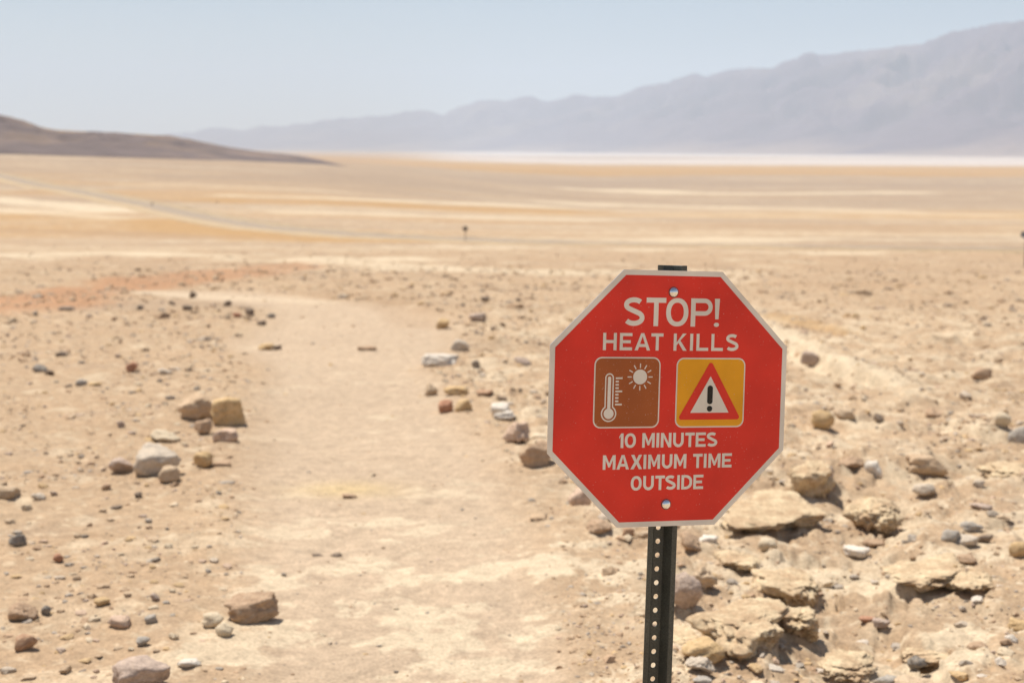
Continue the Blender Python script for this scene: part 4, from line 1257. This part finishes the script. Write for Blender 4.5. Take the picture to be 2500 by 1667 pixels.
# perforated U-channel post: flanges against the plate, web behind, a hole each inch
def build_post():
    bm = bmesh.new()
    pitch = 25.25; y_first = -234.9 + 19 * pitch - 8 * pitch     # a hole row that lands on the photographed one
    ys_top = 238.0; y_bot = -1230.0
    n_cells = int((ys_top - y_bot) / pitch)
    z_f = -2.6; z_w = -23.0
    def X(x, y): return x - 2.0 + (y - 230) * .0066
    start = -234.9 + pitch * round((ys_top + 234.9) / pitch)
    edges = [start + pitch / 2 - pitch * i for i in range(n_cells + 1)]
    edges = [min(e_, ys_top) for e_ in edges]
    V = {}
    def v(x, y, z):
        k = (round(x, 3), round(y, 3), round(z, 3))
        if k not in V: V[k] = bm.verts.new((X(x, y) / 1000, y / 1000, z / 1000))
        return V[k]
    for a, b in zip(edges[:-1], edges[1:]):
        if a - b < 1: continue
        cyh = (start + pitch * round(((a + b) / 2 - start) / pitch)); hw = 10.5; R = 4.75
        # side strips
        prof = [(-28.0, z_f), (-19.5, z_f), (-hw, z_w)]
        for sgn in (1, -1):
            pr = [(-q[0], q[1]) for q in prof] if sgn == -1 else prof
            for (xa, za), (xb, zb) in zip(pr[:-1], pr[1:]):
                bm.faces.new((v(xa, a, za), v(xa, b, za), v(xb, b, zb), v(xb, a, zb)))
        if not (b + R + .5 < cyh < a - R - .5):
            bm.faces.new((v(-hw, a, z_w), v(-hw, b, z_w), v(hw, b, z_w), v(hw, a, z_w)))
            continue
        # plate with hole: 16 points on the circle joined to 16 on the border (corners only shared with neighbours)
        n = 20; circ = [v(R * math.cos(2 * math.pi * k / n), cyh + R * math.sin(2 * math.pi * k / n), z_w) for k in range(n)]
        q4 = [v(hw, a, z_w), v(-hw, a, z_w), v(-hw, b, z_w), v(hw, b, z_w)]
        h = n // 4; o8 = [int(n / 8) + h * k for k in range(4)]
        for k in range(4):
            i0 = o8[k - 1] if k else o8[3] - n; i1 = o8[k]
            # fan between corner k-1 and corner k
            ca, cb = q4[k - 1], q4[k]
            mid = (i0 + i1) // 2
            for i in range(i0, i1):
                if i < mid: bm.faces.new((circ[i % n], ca, circ[(i + 1) % n]))
                else: bm.faces.new((circ[i % n], cb, circ[(i + 1) % n]))
            bm.faces.new((circ[mid % n], ca, cb))
    bmesh.ops.recalc_face_normals(bm, faces=bm.faces)
    me = bpy.data.meshes.new('post'); bm.to_mesh(me); bm.free()
    o = sub('post', me, M_POST, root)
    md = o.modifiers.new('thickness', 'SOLIDIFY'); md.thickness = .0032; md.offset = 0.0
    bv = o.modifiers.new('bevel', 'BEVEL'); bv.width = .0007; bv.segments = 1; bv.limit_method = 'ANGLE'; bv.angle_limit = rad(35)
    o['label'] = 'dark green steel channel post with a row of holes'
    return o
build_post()

# ------------------------------------------------------------------ small roadside things far below
def box_mesh(name, x0, x1, y0, y1, z0, z1, bev=.01):
    bm = bmesh.new()
    bmesh.ops.create_cube(bm, size=1)
    for vv in bm.verts:
        vv.co = ((x0 + x1) / 2 + vv.co.x * (x1 - x0), (y0 + y1) / 2 + vv.co.y * (y1 - y0), (z0 + z1) / 2 + vv.co.z * (z1 - z0))
    bmesh.ops.bevel(bm, geom=bm.edges[:], offset=bev, segments=1, affect='EDGES')
    me = bpy.data.meshes.new(name); bm.to_mesh(me); bm.free()
    return me
def road_sign(px, py, name, label, hgt, size, shape, mat_panel, rz=0.0):
    p = at(px, py)
    r = bpy.data.objects.new(name, None); COL.objects.link(r)
    r.location = (p[0], p[1], h1(p[0], p[1])); r.rotation_euler = (0, 0, rz)
    tag(r, label, 'sign')
    link('post', box_mesh('post', -.05, .05, -.03, .03, -.5, hgt, .008), M_WOOD, r)
    bm = bmesh.new()
    if shape == 'diamond': pts = [(0, -size), (size, 0), (0, size), (-size, 0)]
    else: pts = [(-size, -size * .45), (size, -size * .45), (size, size * .45), (-size, size * .45)]
    a = [bm.verts.new((x, -.045, hgt - size * .45 + y)) for x, y in pts]; b = [bm.verts.new((x, -.035, hgt - size * .45 + y)) for x, y in pts]
    bm.faces.new(a); bm.faces.new(b[::-1])
    for i in range(4): bm.faces.new((a[i], b[i], b[(i + 1) % 4], a[(i + 1) % 4]))
    bmesh.ops.bevel(bm, geom=[e_ for e_ in bm.edges if abs(e_.verts[0].co.y - e_.verts[1].co.y) > .005], offset=.05, segments=3, affect='EDGES')
    bmesh.ops.recalc_face_normals(bm, faces=bm.faces)
    me = bpy.data.meshes.new('panel'); bm.to_mesh(me); bm.free()
    link('panel', me, mat_panel, r)
    return r
road_sign(1136, 591, 'road_sign', 'tiny dark road sign on a thin post beside the distant road', 2.1, .46, 'diamond', M_SIGNBACK)
road_sign(2503, 650, 'road_sign', 'blue grey panel on a brown post cut by the right edge', 1.75, .32, 'rect', M_BLUEGREY)
road_sign(372, 507, 'marker_post', 'tiny dark marker on the near side of the curving road', 1.5, .42, 'diamond', M_SIGNBACK)
road_sign(531, 500, 'marker_post', 'tiny faint marker on the flat beyond the curving road', 1.2, .30, 'diamond', M_SIGNBACK)

# ------------------------------------------------------------------ haze over the valley
def build_haze():
    me = box_mesh('haze', -31000, 31000, -31000, 31000, -62, 1640, .5)
    m = bpy.data.materials.new('valley_haze'); m.use_nodes = True
    nt = m.node_tree; nt.nodes.clear()
    out = nt.nodes.new('ShaderNodeOutputMaterial'); v = nt.nodes.new('ShaderNodeVolumePrincipled')
    v.inputs['Color'].default_value = (.76, .87, 1.0, 1)
    v.inputs['Density'].default_value = HAZE
    v.inputs['Anisotropy'].default_value = 0.0
    nt.links.new(v.outputs[0], out.inputs['Volume'])
    o = link('haze', me, m)
    tag(o, 'thin pale dust haze filling the valley air', kind='stuff')
HAZE = 6.6e-5
build_haze()
